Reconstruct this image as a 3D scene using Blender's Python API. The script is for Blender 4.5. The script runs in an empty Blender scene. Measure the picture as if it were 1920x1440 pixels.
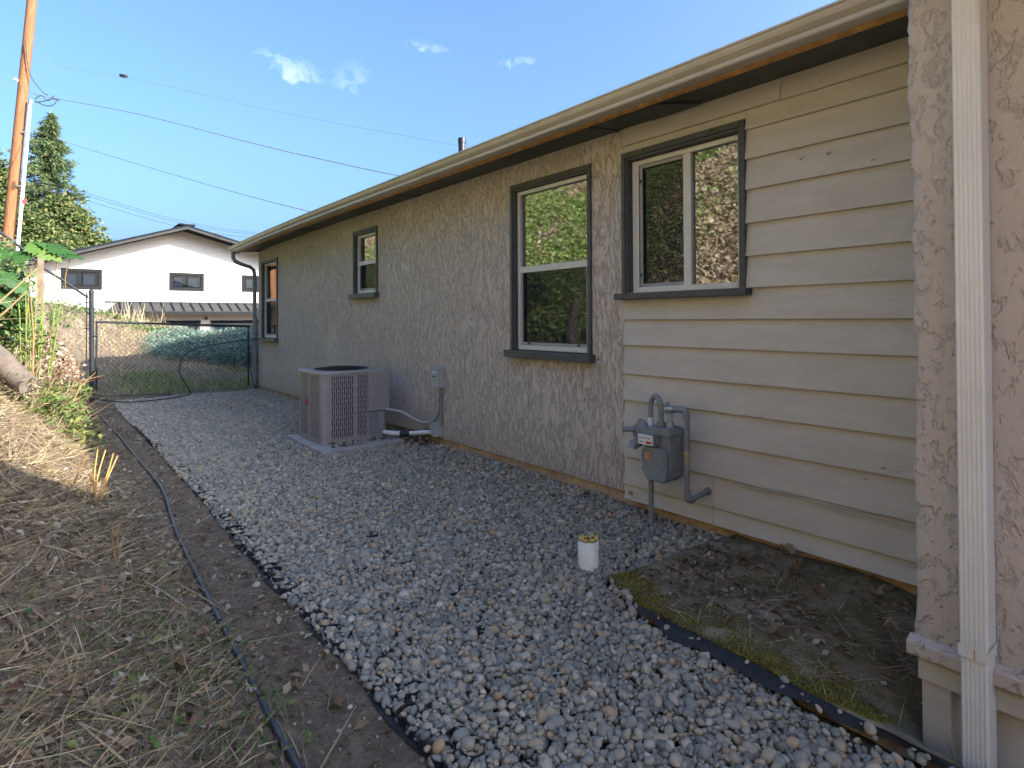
import bpy, math, random
import numpy as np
from mathutils import Vector, Matrix
R = math.radians
random.seed(7)
rng = np.random.default_rng(11)
scn = bpy.context.scene
C = scn.collection

# ------------------------------------------------------------------ camera
# X runs towards the house wall, Y along the wall away from the camera, Z up
EYE = Vector((0, 0, 1.40))
yaw, pitch, roll = R(38.747), R(0.679), R(-0.280)
F = Vector((math.sin(yaw)*math.cos(pitch), math.cos(yaw)*math.cos(pitch), math.sin(pitch)))
Rt = Vector((math.cos(yaw), -math.sin(yaw), 0)); Up = Rt.cross(F)
R2 = Rt*math.cos(roll) + Up*math.sin(roll); U2 = -Rt*math.sin(roll) + Up*math.cos(roll)
cam = bpy.data.cameras.new('camera'); cam.sensor_width = 36.0; cam.lens = 20.735
cam.shift_y = -0.0700; cam.clip_start = 0.05; cam.clip_end = 3000
co = bpy.data.objects.new('camera', cam); C.objects.link(co)
co.matrix_world = Matrix(((R2.x, U2.x, -F.x, EYE.x), (R2.y, U2.y, -F.y, EYE.y), (R2.z, U2.z, -F.z, EYE.z), (0, 0, 0, 1)))
scn.camera = co

# ------------------------------------------------------------------ sky, sun, exposure
SUN_AZ, SUN_EL = R(30), R(28.5)          # azimuth measured from -Y towards +X
SUN_STR, SKY_STR, EXPO = 4.6, 0.15, 1.72
world = bpy.data.worlds.new('World'); scn.world = world; world.use_nodes = True
nt = world.node_tree; nt.nodes.clear()
wo = nt.nodes.new('ShaderNodeOutputWorld'); bg = nt.nodes.new('ShaderNodeBackground'); bg.inputs['Strength'].default_value = SKY_STR
sky = nt.nodes.new('ShaderNodeTexSky'); sky.sky_type = 'NISHITA'; sky.sun_disc = False
sky.sun_elevation = SUN_EL; sky.sun_rotation = math.pi - SUN_AZ
sky.air_density = 1.0; sky.dust_density = 6.4; sky.ozone_density = 8.0; sky.altitude = 0
tc = nt.nodes.new('ShaderNodeTexCoord')
col_sock = sky.outputs['Color']
def wnode(t, **kw):
    n = nt.nodes.new(t)
    for k, v in kw.items(): setattr(n, k, v)
    return n
def pix_dir(x, y):
    d = F*1105.85 + R2*(x-960) - U2*(y-585.57); return d.normalized()
nz = wnode('ShaderNodeTexNoise'); nz.inputs['Scale'].default_value = 36; nz.inputs['Detail'].default_value = 4; nz.inputs['Roughness'].default_value = .6; nz.inputs['Distortion'].default_value = .6
nt.links.new(tc.outputs['Generated'], nz.inputs['Vector'])
for (px, py, half_w, half_h, tilt, amt, sc) in [(545, 126, .056, .018, -.30, .28, 34), (655, 140, .034, .018, .35, .12, 36), (795, 86, .042, .007, -.05, .20, 40), (965, 116, .036, .007, .18, .20, 40)]:
    d = pix_dir(px, py); side = d.cross(Vector((0, 0, 1))).normalized(); upv = side.cross(d)
    s2 = side*math.cos(tilt) + upv*math.sin(tilt); u2 = -side*math.sin(tilt) + upv*math.cos(tilt)
    def dotn(v, src):
        n = wnode('ShaderNodeVectorMath', operation='DOT_PRODUCT'); nt.links.new(src, n.inputs[0]); n.inputs[1].default_value = v; return n.outputs['Value']
    def mth(op, a, b=None):
        n = wnode('ShaderNodeMath', operation=op)
        for i, q in enumerate((a, b)):
            if q is None: continue
            if isinstance(q, (int, float)): n.inputs[i].default_value = q
            else: nt.links.new(q, n.inputs[i])
        return n.outputs[0]
    wob = mth('MULTIPLY', mth('SUBTRACT', nz.outputs['Fac'], .5), half_h*4.5)
    a = mth('DIVIDE', dotn(s2, tc.outputs['Generated']), half_w)
    b = mth('DIVIDE', mth('ADD', dotn(u2, tc.outputs['Generated']), wob), half_h)
    rr = mth('ADD', mth('POWER', mth('ABSOLUTE', a), 2.0), mth('POWER', mth('ABSOLUTE', b), 2.0))
    front = mth('GREATER_THAN', dotn(d, tc.outputs['Generated']), .5)
    m = mth('MAXIMUM', mth('SUBTRACT', 1.0, rr), 0.0)
    fr = wnode('ShaderNodeMapRange'); fr.inputs['From Min'].default_value = .36; fr.inputs['From Max'].default_value = .80
    nt.links.new(nz.outputs['Fac'], fr.inputs['Value'])
    m = mth('MULTIPLY', mth('MULTIPLY', mth('MULTIPLY', m, fr.outputs[0]), front), amt*1.5)
    mx = wnode('ShaderNodeMix', data_type='RGBA'); mx.clamp_factor = True
    nt.links.new(m, mx.inputs['Factor']); nt.links.new(col_sock, mx.inputs['A']); mx.inputs['B'].default_value = (4.6, 4.9, 5.4, 1)
    col_sock = mx.outputs['Result']
nt.links.new(col_sock, bg.inputs['Color']); nt.links.new(bg.outputs[0], wo.inputs['Surface'])
sun = bpy.data.lights.new('sun', 'SUN'); sun.energy = SUN_STR; sun.angle = R(0.53); sun.color = (1.0, .94, .84)
so = bpy.data.objects.new('sun', sun); C.objects.link(so)
to_sun = Vector((math.cos(SUN_EL)*math.sin(SUN_AZ), -math.cos(SUN_EL)*math.cos(SUN_AZ), math.sin(SUN_EL)))
so.rotation_euler = to_sun.to_track_quat('Z', 'Y').to_euler(); so.location = to_sun*60
scn.view_settings.view_transform = 'Standard'; scn.view_settings.look = 'None'
scn.view_settings.exposure = EXPO; scn.view_settings.gamma = 1.0; scn.view_settings.use_curve_mapping = False
scn.cycles.use_adaptive_sampling = True; scn.cycles.adaptive_threshold = .02; scn.cycles.max_bounces = 5; scn.cycles.diffuse_bounces = 3; scn.cycles.glossy_bounces = 3; scn.cycles.transmission_bounces = 2; scn.cycles.transparent_max_bounces = 8; scn.cycles.caustics_reflective = False; scn.cycles.caustics_refractive = False

# ------------------------------------------------------------------ materials
def new_mat(name):
    m = bpy.data.materials.new(name); m.use_nodes = True; t = m.node_tree
    return m, t, t.nodes['Principled BSDF']
def N(t, kind, **kw):
    n = t.nodes.new(kind)
    for k, v in kw.items():
        if k in n.inputs: n.inputs[k].default_value = v
        else: setattr(n, k, v)
    return n
def ramp(t, fac, stops):
    r = t.nodes.new('ShaderNodeValToRGB'); e = r.color_ramp.elements
    while len(e) < len(stops): e.new(.5)
    for el, (p, c) in zip(e, stops): el.position = p; el.color = (*c, 1) if len(c) == 3 else c
    t.links.new(fac, r.inputs['Fac']); return r.outputs['Color']
def coords(t, scale=(1, 1, 1), kind='Object'):
    c = t.nodes.new('ShaderNodeTexCoord'); m = t.nodes.new('ShaderNodeMapping'); m.inputs['Scale'].default_value = scale
    t.links.new(c.outputs[kind], m.inputs['Vector']); return m.outputs['Vector']
def noise(t, vec, scale, detail=4, rough=.55, dist=0.0):
    n = N(t, 'ShaderNodeTexNoise', Scale=scale, Detail=detail, Roughness=rough, Distortion=dist)
    if vec is not None: t.links.new(vec, n.inputs['Vector'])
    return n.outputs['Fac']
def bump(t, b, h, strength, dist):
    n = N(t, 'ShaderNodeBump', Strength=strength, Distance=dist); t.links.new(h, n.inputs['Height'])
    t.links.new(n.outputs['Normal'], b.inputs['Normal']); return n
def mixc(t, fac, a, b, blend='MIX'):
    n = t.nodes.new('ShaderNodeMix'); n.data_type = 'RGBA'; n.blend_type = blend
    for s, q in (('Factor', fac), ('A', a), ('B', b)):
        if isinstance(q, (int, float)): n.inputs[s].default_value = q
        elif isinstance(q, tuple): n.inputs[s].default_value = (*q, 1)
        else: t.links.new(q, n.inputs[s])
    return n.outputs['Result']
def mathn(t, op, a, b=0.0):
    n = t.nodes.new('ShaderNodeMath'); n.operation = op
    for i, q in enumerate((a, b)):
        if isinstance(q, (int, float)): n.inputs[i].default_value = q
        else: t.links.new(q, n.inputs[i])
    return n.outputs[0]
def simple(name, c, rough=.6, var=.18, scale=6, bumps=0.0, bscale=60, metal=0.0, spec=.4, dirt=0.0, dirtc=(.10, .08, .06)):
    m, t, b = new_mat(name); v = coords(t)
    f = noise(t, v, scale, 5, .6)
    lo = tuple(x*(1-var) for x in c); hi = tuple(min(1, x*(1+var)) for x in c)
    out = ramp(t, f, [(.3, lo), (.7, hi)])
    if dirt:
        g = noise(t, v, scale*2.7, 6, .68)
        out = mixc(t, mathn(t, 'MULTIPLY', ramp(t, g, [(.52, (0, 0, 0)), (.72, (1, 1, 1))]), dirt), out, dirtc)
    t.links.new(out, b.inputs['Base Color']); b.inputs['Roughness'].default_value = rough
    b.inputs['Metallic'].default_value = metal; b.inputs['Specular IOR Level'].default_value = spec
    if bumps: bump(t, b, noise(t, v, bscale, 4), bumps, .004)
    return m
def rnd_mat(name, stops, rough=.75, trans=0.0, spec=.25, tint=None):
    """colour from a per-piece random attribute (or per instance)"""
    m, t, b = new_mat(name)
    a = N(t, 'ShaderNodeAttribute'); a.attribute_name = 'rnd'
    col = ramp(t, a.outputs['Fac'], stops)
    t.links.new(col, b.inputs['Base Color']); b.inputs['Roughness'].default_value = rough; b.inputs['Specular IOR Level'].default_value = spec
    if trans:
        tr = t.nodes.new('ShaderNodeBsdfTranslucent'); t.links.new(col, tr.inputs['Color'])
        ms = t.nodes.new('ShaderNodeMixShader'); ms.inputs['Fac'].default_value = trans
        o = t.nodes['Material Output']; t.links.new(b.outputs[0], ms.inputs[1]); t.links.new(tr.outputs[0], ms.inputs[2]); t.links.new(ms.outputs[0], o.inputs['Surface'])
    return m
M = {}
def stucco(name, base, vstretch, fine, strength, crack_shade, bs, rough_far):
    m, t, b = new_mat(name)
    v = coords(t, (1, 1, 1)); vs = coords(t, (1, 1, vstretch))
    big = noise(t, vs, bs, 2, .6, .8); mid = noise(t, vs, bs*2.6, 3, .6, .5); small = noise(t, v, 140, 2, .6)
    zone = noise(t, v, 1.1, 3, .55)
    mixn = mathn(t, 'ADD', mathn(t, 'MULTIPLY', big, .62), mathn(t, 'MULTIPLY', mid, .38))
    # the plaster was thrown rougher in places and towards the far end
    sx = t.nodes.new('ShaderNodeSeparateXYZ'); t.links.new(v, sx.inputs[0])
    far = N(t, 'ShaderNodeMapRange'); far.inputs['From Min'].default_value = 1.5; far.inputs['From Max'].default_value = 6.5; far.inputs['To Max'].default_value = rough_far; t.links.new(sx.outputs['Y'], far.inputs['Value'])
    zs_ = N(t, 'ShaderNodeMapRange'); zs_.inputs['From Min'].default_value = .35; zs_.inputs['From Max'].default_value = .65; zs_.inputs['To Min'].default_value = .035; zs_.inputs['To Max'].default_value = -.055; t.links.new(zone, zs_.inputs['Value'])
    mixn = mathn(t, 'ADD', mathn(t, 'SUBTRACT', mixn, far.outputs[0]), zs_.outputs[0])
    pl = N(t, 'ShaderNodeMapRange'); pl.inputs['From Min'].default_value = .36; pl.inputs['From Max'].default_value = .49; pl.interpolation_type = 'SMOOTHSTEP'
    t.links.new(mixn, pl.inputs['Value'])
    h = mathn(t, 'ADD', mathn(t, 'ADD', pl.outputs[0], mathn(t, 'MULTIPLY', mid, .30)), mathn(t, 'MULTIPLY', small, fine))
    col = ramp(t, zone, [(.3, tuple(x*.93 for x in base)), (.7, tuple(x*1.06 for x in base))])
    edge = ramp(t, mixn, [(.385, (0, 0, 0)), (.410, (1, 1, 1)), (.416, (1, 1, 1)), (.436, (0, 0, 0))])
    col = mixc(t, mathn(t, 'MULTIPLY', edge, crack_shade), col, tuple(x*.34 for x in base))  # cracks and crevice shade painted as dark lines along the relief edges
    # splash dirt along the foot of the wall
    low = N(t, 'ShaderNodeMapRange'); low.inputs['From Min'].default_value = .55; low.inputs['From Max'].default_value = .10; t.links.new(sx.outputs['Z'], low.inputs['Value'])
    col = mixc(t, mathn(t, 'MULTIPLY', mathn(t, 'MULTIPLY', low.outputs[0], zone), .45), col, (.25, .19, .14))
    t.links.new(col, b.inputs['Base Color']); b.inputs['Roughness'].default_value = .88; b.inputs['Specular IOR Level'].default_value = .25
    bump(t, b, h, strength, .010)
    return m
M['stucco'] = stucco('stucco paint', (.56, .49, .43), .30, .22, 1.0, .46, 24, .080)
M['stucco_near'] = stucco('rough stucco paint', (.53, .465, .405), .62, .26, .75, .13, 20, .03)
def siding_mat():
    m, t, b = new_mat('siding paint'); v = coords(t); vg = coords(t, (8, .7, 26))
    f = noise(t, v, 1.6, 3); g = noise(t, vg, 9, 5, .6)
    col = ramp(t, f, [(.3, (.49, .452, .405)), (.7, (.53, .492, .44))])
    sp = noise(t, v, 38, 2, .4); sp2 = ramp(t, sp, [(.76, (0, 0, 0)), (.78, (1, 1, 1))])
    col = mixc(t, mathn(t, 'MULTIPLY', sp2, .4), col, (.24, .18, .13))
    wsh = noise(t, coords(t, (1, 1.2, 7)), 2.2, 4, .6); col = mixc(t, .35, col, ramp(t, wsh, [(.3, (.40, .38, .36)), (.7, (.60, .60, .60))]), 'OVERLAY')
    t.links.new(col, b.inputs['Base Color']); b.inputs['Roughness'].default_value = .55; b.inputs['Specular IOR Level'].default_value = .35
    bump(t, b, g, .10, .003); return m
M['siding'] = siding_mat()
M['trim'] = simple('dark grey trim paint', (.068, .072, .076), .5, .2, 9, .15, 80, dirt=.25, dirtc=(.12, .10, .08))
M['vinyl'] = simple('white vinyl', (.62, .61, .58), .42, .06, 8, dirt=.22, dirtc=(.30, .24, .17))
M['screenframe'] = simple('grey screen frame', (.30, .30, .30), .45, .08)
M['gutter'] = simple('tan gutter enamel', (.50, .455, .375), .36, .08, 3, .04, 30, spec=.5, dirt=.15, dirtc=(.20, .17, .12))
M['soffit'] = simple('dark green grey soffit paint', (.068, .078, .070), .6, .25, 5, .15, 40, dirt=.2, dirtc=(.09, .06, .03))
M['rawwood'] = simple('bare orange wood', (.48, .25, .075), .65, .35, 14, .2, 60, dirt=.25, dirtc=(.10, .05, .02))
M['shingle'] = simple('asphalt shingle', (.055, .052, .05), .9, .35, 30, .4, 90)
M['foundation'] = simple('stained foundation concrete', (.42, .30, .19), .9, .30, 9, .4, 50, dirt=.6, dirtc=(.30, .13, .04))
M['concrete'] = simple('weathered concrete', (.33, .32, .30), .9, .22, 7, .35, 60, dirt=.4, dirtc=(.11, .09, .07))
M['white_metal'] = simple('white enamel', (.70, .68, .63), .35, .05, 4, dirt=.10, dirtc=(.42, .36, .27))
M['grey_metal'] = simple('grey painted metal', (.20, .215, .225), .45, .14, 9, .1, 50, dirt=.30, dirtc=(.11, .09, .07))
M['meter'] = simple('weathered grey meter paint', (.205, .225, .235), .5, .22, 14, .15, 70, dirt=.45, dirtc=(.12, .10, .07))
M['galv'] = simple('galvanised steel', (.42, .44, .46), .35, .2, 30, .1, 50, metal=.7)
M['ac'] = simple('taupe enamel', (.29, .262, .25), .4, .06, 5, dirt=.12, dirtc=(.15, .12, .09))
M['dark'] = simple('dark coil', (.018, .018, .02), .7, .3, 40)
M['box'] = simple('light grey plastic', (.40, .41, .40), .5, .06, 7, dirt=.2, dirtc=(.22, .19, .15))
M['pvc'] = simple('cream plastic pipe', (.66, .63, .54), .42, .04, 8, dirt=.15, dirtc=(.40, .34, .22))
M['foam'] = simple('yellow foam', (.62, .45, .12), .9, .3, 50, .6, 60)
M['black'] = simple('black plastic', (.022, .023, .026), .45, .3, 20, spec=.5)
M['blackpipe'] = simple('dusty black pipe', (.045, .048, .055), .4, .35, 9, spec=.5, dirt=.35, dirtc=(.14, .12, .10))
M['fabric'] = simple('black weed fabric', (.02, .022, .026), .75, .3, 30, .3, 120)
M['chain'] = simple('weathered black steel', (.020, .024, .030), .6, .25, 30, spec=.25)
M['wire'] = simple('old wire mesh', (.16, .15, .14), .5, .2, 30)
M['red'] = simple('red badge', (.55, .03, .04), .4, .1)
M['sticker'] = simple('white sticker', (.68, .68, .66), .5, .05)
M['sticker_o'] = simple('faded orange sticker', (.52, .26, .15), .6, .15, 30)
M['print'] = simple('black print', (.03, .03, .03), .6, .1)
M['whitewall'] = simple('white lap siding paint', (.54, .525, .49), .6, .03, 2)
M['rooftop'] = simple('charcoal metal roof', (.013, .017, .024), .85, .15, 4, spec=.08)
M['far_sash'] = simple('black sash', (.010, .010, .011), .85, .1, spec=.06)
M['grey_trim'] = simple('mid grey trim', (.020, .020, .022), .85, .1, spec=.08)
M['canopy'] = simple('grey standing seam metal', (.050, .050, .048), .8, .08, 4, spec=.1)
M['bark'] = simple('grey brown bark', (.16, .115, .08), .95, .4, 14, .9, 30)
M['log'] = simple('weathered log', (.125, .098, .076), .9, .35, 10, .8, 24, dirt=.4, dirtc=(.13, .09, .06))
M['twig'] = rnd_mat('dry twigs', [(0, (.11, .065, .04)), (.5, (.22, .15, .09)), (1, (.36, .28, .19))], .85)
M['shoot'] = simple('green stem', (.13, .19, .03), .5, .25, 12)
M['twigwood'] = simple('dull twig', (.15, .10, .07), .85, .3, 20)
M['brownstem'] = simple('brown stem', (.23, .13, .055), .7, .3, 12)
M['maple'] = rnd_mat('maple leaf', [(0, (.018, .06, .012)), (.6, (.045, .115, .02)), (1, (.11, .17, .032))], .5, .3, .4)
M['leafdark'] = rnd_mat('ivy leaf', [(0, (.025, .06, .02)), (.45, (.055, .11, .03)), (.8, (.12, .18, .045)), (1, (.22, .17, .06))], .5, .25, .4)
M['leaflight'] = rnd_mat('bright bank leaf', [(0, (.04, .085, .02)), (.5, (.09, .15, .032)), (1, (.19, .20, .055))], .55, .25, .3)
M['leafdry'] = rnd_mat('dead leaf', [(0, (.07, .04, .022)), (.4, (.17, .10, .055)), (.75, (.28, .20, .13)), (1, (.42, .36, .30))], .85, .1)
M['straw'] = rnd_mat('dry straw', [(0, (.09, .072, .04)), (.3, (.155, .135, .078)), (.55, (.26, .195, .11)), (.85, (.40, .31, .17)), (1, (.52, .45, .32))], .85, .1)
M['hill_dry'] = rnd_mat('pale dead vine leaf', [(0, (.24, .16, .09)), (.4, (.38, .28, .17)), (.75, (.45, .36, .23)), (1, (.50, .44, .32))], .85, .15)  # both hill leaf tones lightened to bounce sun onto the house
M['hill_green'] = rnd_mat('pale vine leaf', [(0, (.09, .17, .04)), (.5, (.22, .33, .08)), (1, (.42, .46, .15))], .55, .3, .3)
M['grass'] = rnd_mat('thin grass', [(0, (.10, .17, .05)), (.4, (.19, .27, .08)), (.7, (.34, .35, .17)), (1, (.50, .45, .28))], .6, .3)
M['drygrass'] = rnd_mat('dry pale grass', [(0, (.20, .15, .08)), (.5, (.38, .31, .18)), (1, (.55, .47, .31))], .8, .2)
M['juniper'] = rnd_mat('juniper needle', [(0, (.08, .135, .11)), (.5, (.17, .25, .20)), (1, (.30, .39, .32))], .6, .15)
M['conifer'] = rnd_mat('conifer needle', [(0, (.055, .09, .04)), (.5, (.12, .17, .07)), (1, (.20, .25, .11))], .6, .35)
M['oak'] = rnd_mat('broadleaf tree leaf', [(0, (.03, .055, .018)), (.5, (.075, .11, .03)), (.85, (.14, .17, .05)), (1, (.22, .17, .07))], .6, .25)
M['moss'] = rnd_mat('moss', [(0, (.075, .055, .015)), (.5, (.19, .16, .03)), (1, (.36, .31, .06))], .9, .1)
def pole_mat():
    m, t, b = new_mat('pole wood'); v = coords(t, (6, 6, .35)); g = noise(t, v, 6, 6, .65)
    t.links.new(ramp(t, g, [(.25, (.11, .042, .016)), (.55, (.235, .098, .036)), (.8, (.33, .17, .08))]), b.inputs['Base Color'])
    b.inputs['Roughness'].default_value = .85; bump(t, b, g, .4, .01); return m
M['pole'] = pole_mat()
def pebble_mat():
    m, t, b = new_mat('river pebble')
    a = N(t, 'ShaderNodeAttribute'); a.attribute_name = 'rnd'; a.attribute_type = 'INSTANCER'
    col = ramp(t, a.outputs['Fac'], [(0, (.16, .160, .140)), (.16, (.235, .232, .200)), (.32, (.30, .285, .235)), (.46, (.365, .325, .255)), (.60, (.265, .27, .24)), (.74, (.42, .335, .225)), (.84, (.44, .41, .34)), (.92, (.44, .285, .155)), (1, (.55, .52, .44))])
    v = coords(t); n = noise(t, v, 40, 4, .6)
    col = mixc(t, .35, col, ramp(t, n, [(.35, (.12, .11, .10)), (.65, (.42, .40, .38))]), 'OVERLAY')
    t.links.new(col, b.inputs['Base Color']); b.inputs['Roughness'].default_value = .72; b.inputs['Specular IOR Level'].default_value = .35
    bump(t, b, n, .2, .002); return m
M['pebble'] = pebble_mat()
def ground_mat():
    m, t, b = new_mat('bare dirt'); v = coords(t)
    big = noise(t, v, .9, 4, .6); mid = noise(t, v, 9, 6, .65); fine = noise(t, v, 90, 4, .7)
    col = ramp(t, big, [(.3, (.155, .115, .082)), (.7, (.225, .170, .122))])
    col = mixc(t, .6, col, ramp(t, mid, [(.3, (.11, .085, .06)), (.5, (.20, .155, .115)), (.72, (.30, .235, .17))]))
    sx = t.nodes.new('ShaderNodeSeparateXYZ'); t.links.new(v, sx.inputs[0])
    hill = N(t, 'ShaderNodeMapRange'); hill.inputs['From Min'].default_value = -.25; hill.inputs['From Max'].default_value = -1.1; t.links.new(sx.outputs['X'], hill.inputs['Value'])
    thatch = ramp(t, mid, [(.3, (.26, .19, .11)), (.55, (.42, .33, .20)), (.75, (.52, .44, .29))])
    col = mixc(t, hill.outputs[0], col, thatch)          # matted dry grass on the hill, kept pale to bounce sun onto the house
    peb = ramp(t, fine, [(.66, (0, 0, 0)), (.70, (1, 1, 1))])
    col = mixc(t, mathn(t, 'MULTIPLY', peb, .6), col, (.38, .34, .29))
    t.links.new(mixc(t, .5, col, ramp(t, noise(t, v, 32, 5, .7), [(.3, (.16, .14, .12)), (.7, (.66, .63, .60))]), 'OVERLAY'), b.inputs['Base Color']); b.inputs['Roughness'].default_value = .95; b.inputs['Specular IOR Level'].default_value = .15
    bump(t, b, mathn(t, 'ADD', mid, mathn(t, 'MULTIPLY', fine, .45)), 1.0, .03); return m
M['dirt'] = ground_mat()
def slab_mat():
    m, t, b = new_mat('mossy dirty slab'); v = coords(t)
    mid = noise(t, v, 4.5, 6, .65, .4); fine = noise(t, v, 60, 5, .7); n3 = noise(t, v, 2.1, 3, .5)
    col = ramp(t, mid, [(.34, (.11, .08, .045)), (.47, (.20, .15, .09)), (.58, (.32, .26, .18)), (.74, (.46, .41, .33))])
    green = ramp(t, n3, [(.44, (0, 0, 0)), (.60, (1, 1, 1))])
    col = mixc(t, mathn(t, 'MULTIPLY', green, .45), col, (.13, .115, .03))
    col = mixc(t, .4, col, ramp(t, fine, [(.3, (.05, .045, .035)), (.7, (.30, .27, .22))]), 'OVERLAY')
    t.links.new(col, b.inputs['Base Color']); b.inputs['Roughness'].default_value = .95
    bump(t, b, mathn(t, 'ADD', mid, mathn(t, 'MULTIPLY', fine, .4)), .7, .015); return m
M['slab'] = slab_mat()
def glass_mat(name, ior, tint):
    m, t, b = new_mat(name); o = t.nodes['Material Output']
    tr = N(t, 'ShaderNodeBsdfTransparent'); tr.inputs['Color'].default_value = (*tint, 1)
    gl = N(t, 'ShaderNodeBsdfGlossy'); gl.inputs['Roughness'].default_value = .022; gl.inputs['Color'].default_value = (.95, .97, 1, 1)
    fr = N(t, 'ShaderNodeFresnel'); fr.inputs['IOR'].default_value = ior
    v = coords(t); bm = N(t, 'ShaderNodeBump', Strength=.05, Distance=.02); t.links.new(noise(t, v, 2.2, 1), bm.inputs['Height']); t.links.new(bm.outputs[0], gl.inputs['Normal'])
    ms = t.nodes.new('ShaderNodeMixShader'); t.links.new(fr.outputs[0], ms.inputs[0]); t.links.new(tr.outputs[0], ms.inputs[1]); t.links.new(gl.outputs[0], ms.inputs[2])
    t.links.new(ms.outputs[0], o.inputs['Surface']); return m
M['glass'] = glass_mat('coated window glass', 3.1, (.5, .55, .53))
M['farglass'] = glass_mat('far window glass', 1.45, (.6, .65, .7))
def screen_mat():
    m, t, b = new_mat('insect screen'); o = t.nodes['Material Output']
    b.inputs['Base Color'].default_value = (.012, .012, .013, 1); b.inputs['Roughness'].default_value = .8
    tr = t.nodes.new('ShaderNodeBsdfTransparent'); ms = t.nodes.new('ShaderNodeMixShader'); ms.inputs[0].default_value = .34
    t.links.new(tr.outputs[0], ms.inputs[1]); t.links.new(b.outputs[0], ms.inputs[2]); t.links.new(ms.outputs[0], o.inputs['Surface']); return m
M['screen'] = screen_mat()
M['curtain_o'] = simple('rust curtain', (.50, .13, .035), .8, .3, 14)
M['curtain_w'] = simple('pale curtain', (.10, .115, .14), .8, .15, 10)
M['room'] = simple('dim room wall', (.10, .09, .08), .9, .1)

# ------------------------------------------------------------------ mesh helpers
class MB:
    def __init__(s): s.v = []; s.f = []; s.sm = []
    def add(s, vs, fs, smooth=False):
        o = len(s.v); s.v += [tuple(p) for p in vs]
        for f in fs: s.f.append(tuple(i+o for i in f)); s.sm.append(smooth)
        return s
    def box(s, x0, x1, y0, y1, z0, z1):
        v = [(x0, y0, z0), (x1, y0, z0), (x1, y1, z0), (x0, y1, z0), (x0, y0, z1), (x1, y0, z1), (x1, y1, z1), (x0, y1, z1)]
        return s.add(v, [(0, 3, 2, 1), (4, 5, 6, 7), (0, 1, 5, 4), (1, 2, 6, 5), (2, 3, 7, 6), (3, 0, 4, 7)])
    def hexa(s, v): return s.add(v, [(0, 3, 2, 1), (4, 5, 6, 7), (0, 1, 5, 4), (1, 2, 6, 5), (2, 3, 7, 6), (3, 0, 4, 7)])
    def tube(s, pts, r, n=8, cap=True):
        pts = [Vector(p) for p in pts]; k = len(pts)
        rs = list(r) if hasattr(r, '__len__') else [r]*k
        t = [(pts[min(i+1, k-1)]-pts[max(i-1, 0)]).normalized() for i in range(k)]
        a = Vector((0, 0, 1)) if abs(t[0].z) < .9 else Vector((1, 0, 0))
        u = t[0].cross(a).normalized(); vs = []
        for i in range(k):
            u = (u - t[i]*u.dot(t[i])).normalized(); w = t[i].cross(u)
            for j in range(n):
                an = 2*math.pi*j/n; vs.append(pts[i] + (u*math.cos(an)+w*math.sin(an))*rs[i])
        fs = [(i*n+j, i*n+(j+1) % n, (i+1)*n+(j+1) % n, (i+1)*n+j) for i in range(k-1) for j in range(n)]
        s.add(vs, fs, True)
        if cap: s.add(vs[:n][::-1], [tuple(range(n))]); s.add(vs[-n:], [tuple(range(n))])
        return s
    def prism_y(s, prof, y0, y1):                     # profile in (x, z) swept along y
        n = len(prof); v = [(x, y0, z) for x, z in prof] + [(x, y1, z) for x, z in prof]
        return s.add(v, [tuple(range(n))[::-1], tuple(range(n, 2*n))] + [(i, (i+1) % n, n+(i+1) % n, n+i) for i in range(n)])
    def prism(s, base, vec):
        n = len(base); vec = Vector(vec); v = [Vector(p) for p in base] + [Vector(p)+vec for p in base]
        return s.add(v, [tuple(range(n))[::-1], tuple(range(n, 2*n))] + [(i, (i+1) % n, n+(i+1) % n, n+i) for i in range(n)])
    def build(s, name, m, parent=None, bevel=0, loc=None):
        me = bpy.data.meshes.new(name); me.from_pydata(s.v, [], s.f); me.materials.append(M[m] if isinstance(m, str) else m)
        me.polygons.foreach_set('use_smooth', s.sm)
        me.update()
        o = bpy.data.objects.new(name, me); C.objects.link(o)
        if parent is not None: o.parent = parent
        if bevel:
            b = o.modifiers.new('bevel', 'BEVEL'); b.width = bevel; b.segments = 2; b.limit_method = 'ANGLE'; b.angle_limit = R(40)
        return o
def recalc(o):
    import bmesh
    b = bmesh.new(); b.from_mesh(o.data); bmesh.ops.recalc_face_normals(b, faces=b.faces); b.to_mesh(o.data); b.free(); return o
def tag(o, label, cat, group=None):
    o['label'] = label; o['category'] = cat
    if group: o['group'] = group
    return o
def kind(o, k): o['kind'] = k; return o
def thing(name, label, cat, loc=(0, 0, 0), group=None):
    o = bpy.data.objects.new(name, None); C.objects.link(o); o.location = loc; o.empty_display_size = .1
    return tag(o, label, cat, group)
def np_mesh(name, verts, faces, m, rnd=None, parent=None, smooth=False):
    """verts (n,3), faces (k,3|4) numpy; rnd per face"""
    me = bpy.data.meshes.new(name); nv, nf, w = len(verts), len(faces), faces.shape[1]
    me.vertices.add(nv); me.vertices.foreach_set('co', np.asarray(verts, np.float32).ravel())
    me.loops.add(nf*w); me.loops.foreach_set('vertex_index', np.asarray(faces, np.int32).ravel())
    me.polygons.add(nf); me.polygons.foreach_set('loop_start', np.arange(0, nf*w, w, dtype=np.int32))
    if smooth: me.polygons.foreach_set('use_smooth', np.ones(nf, bool))
    if rnd is not None:
        at = me.attributes.new('rnd', 'FLOAT', 'FACE'); at.data.foreach_set('value', np.asarray(rnd, np.float32))
    me.update(calc_edges=True); me.materials.append(M[m] if isinstance(m, str) else m)
    o = bpy.data.objects.new(name, me); C.objects.link(o)
    if parent is not None: o.parent = parent
    return o
def unit(a): return a/np.maximum(np.linalg.norm(a, axis=1, keepdims=True), 1e-9)
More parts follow.
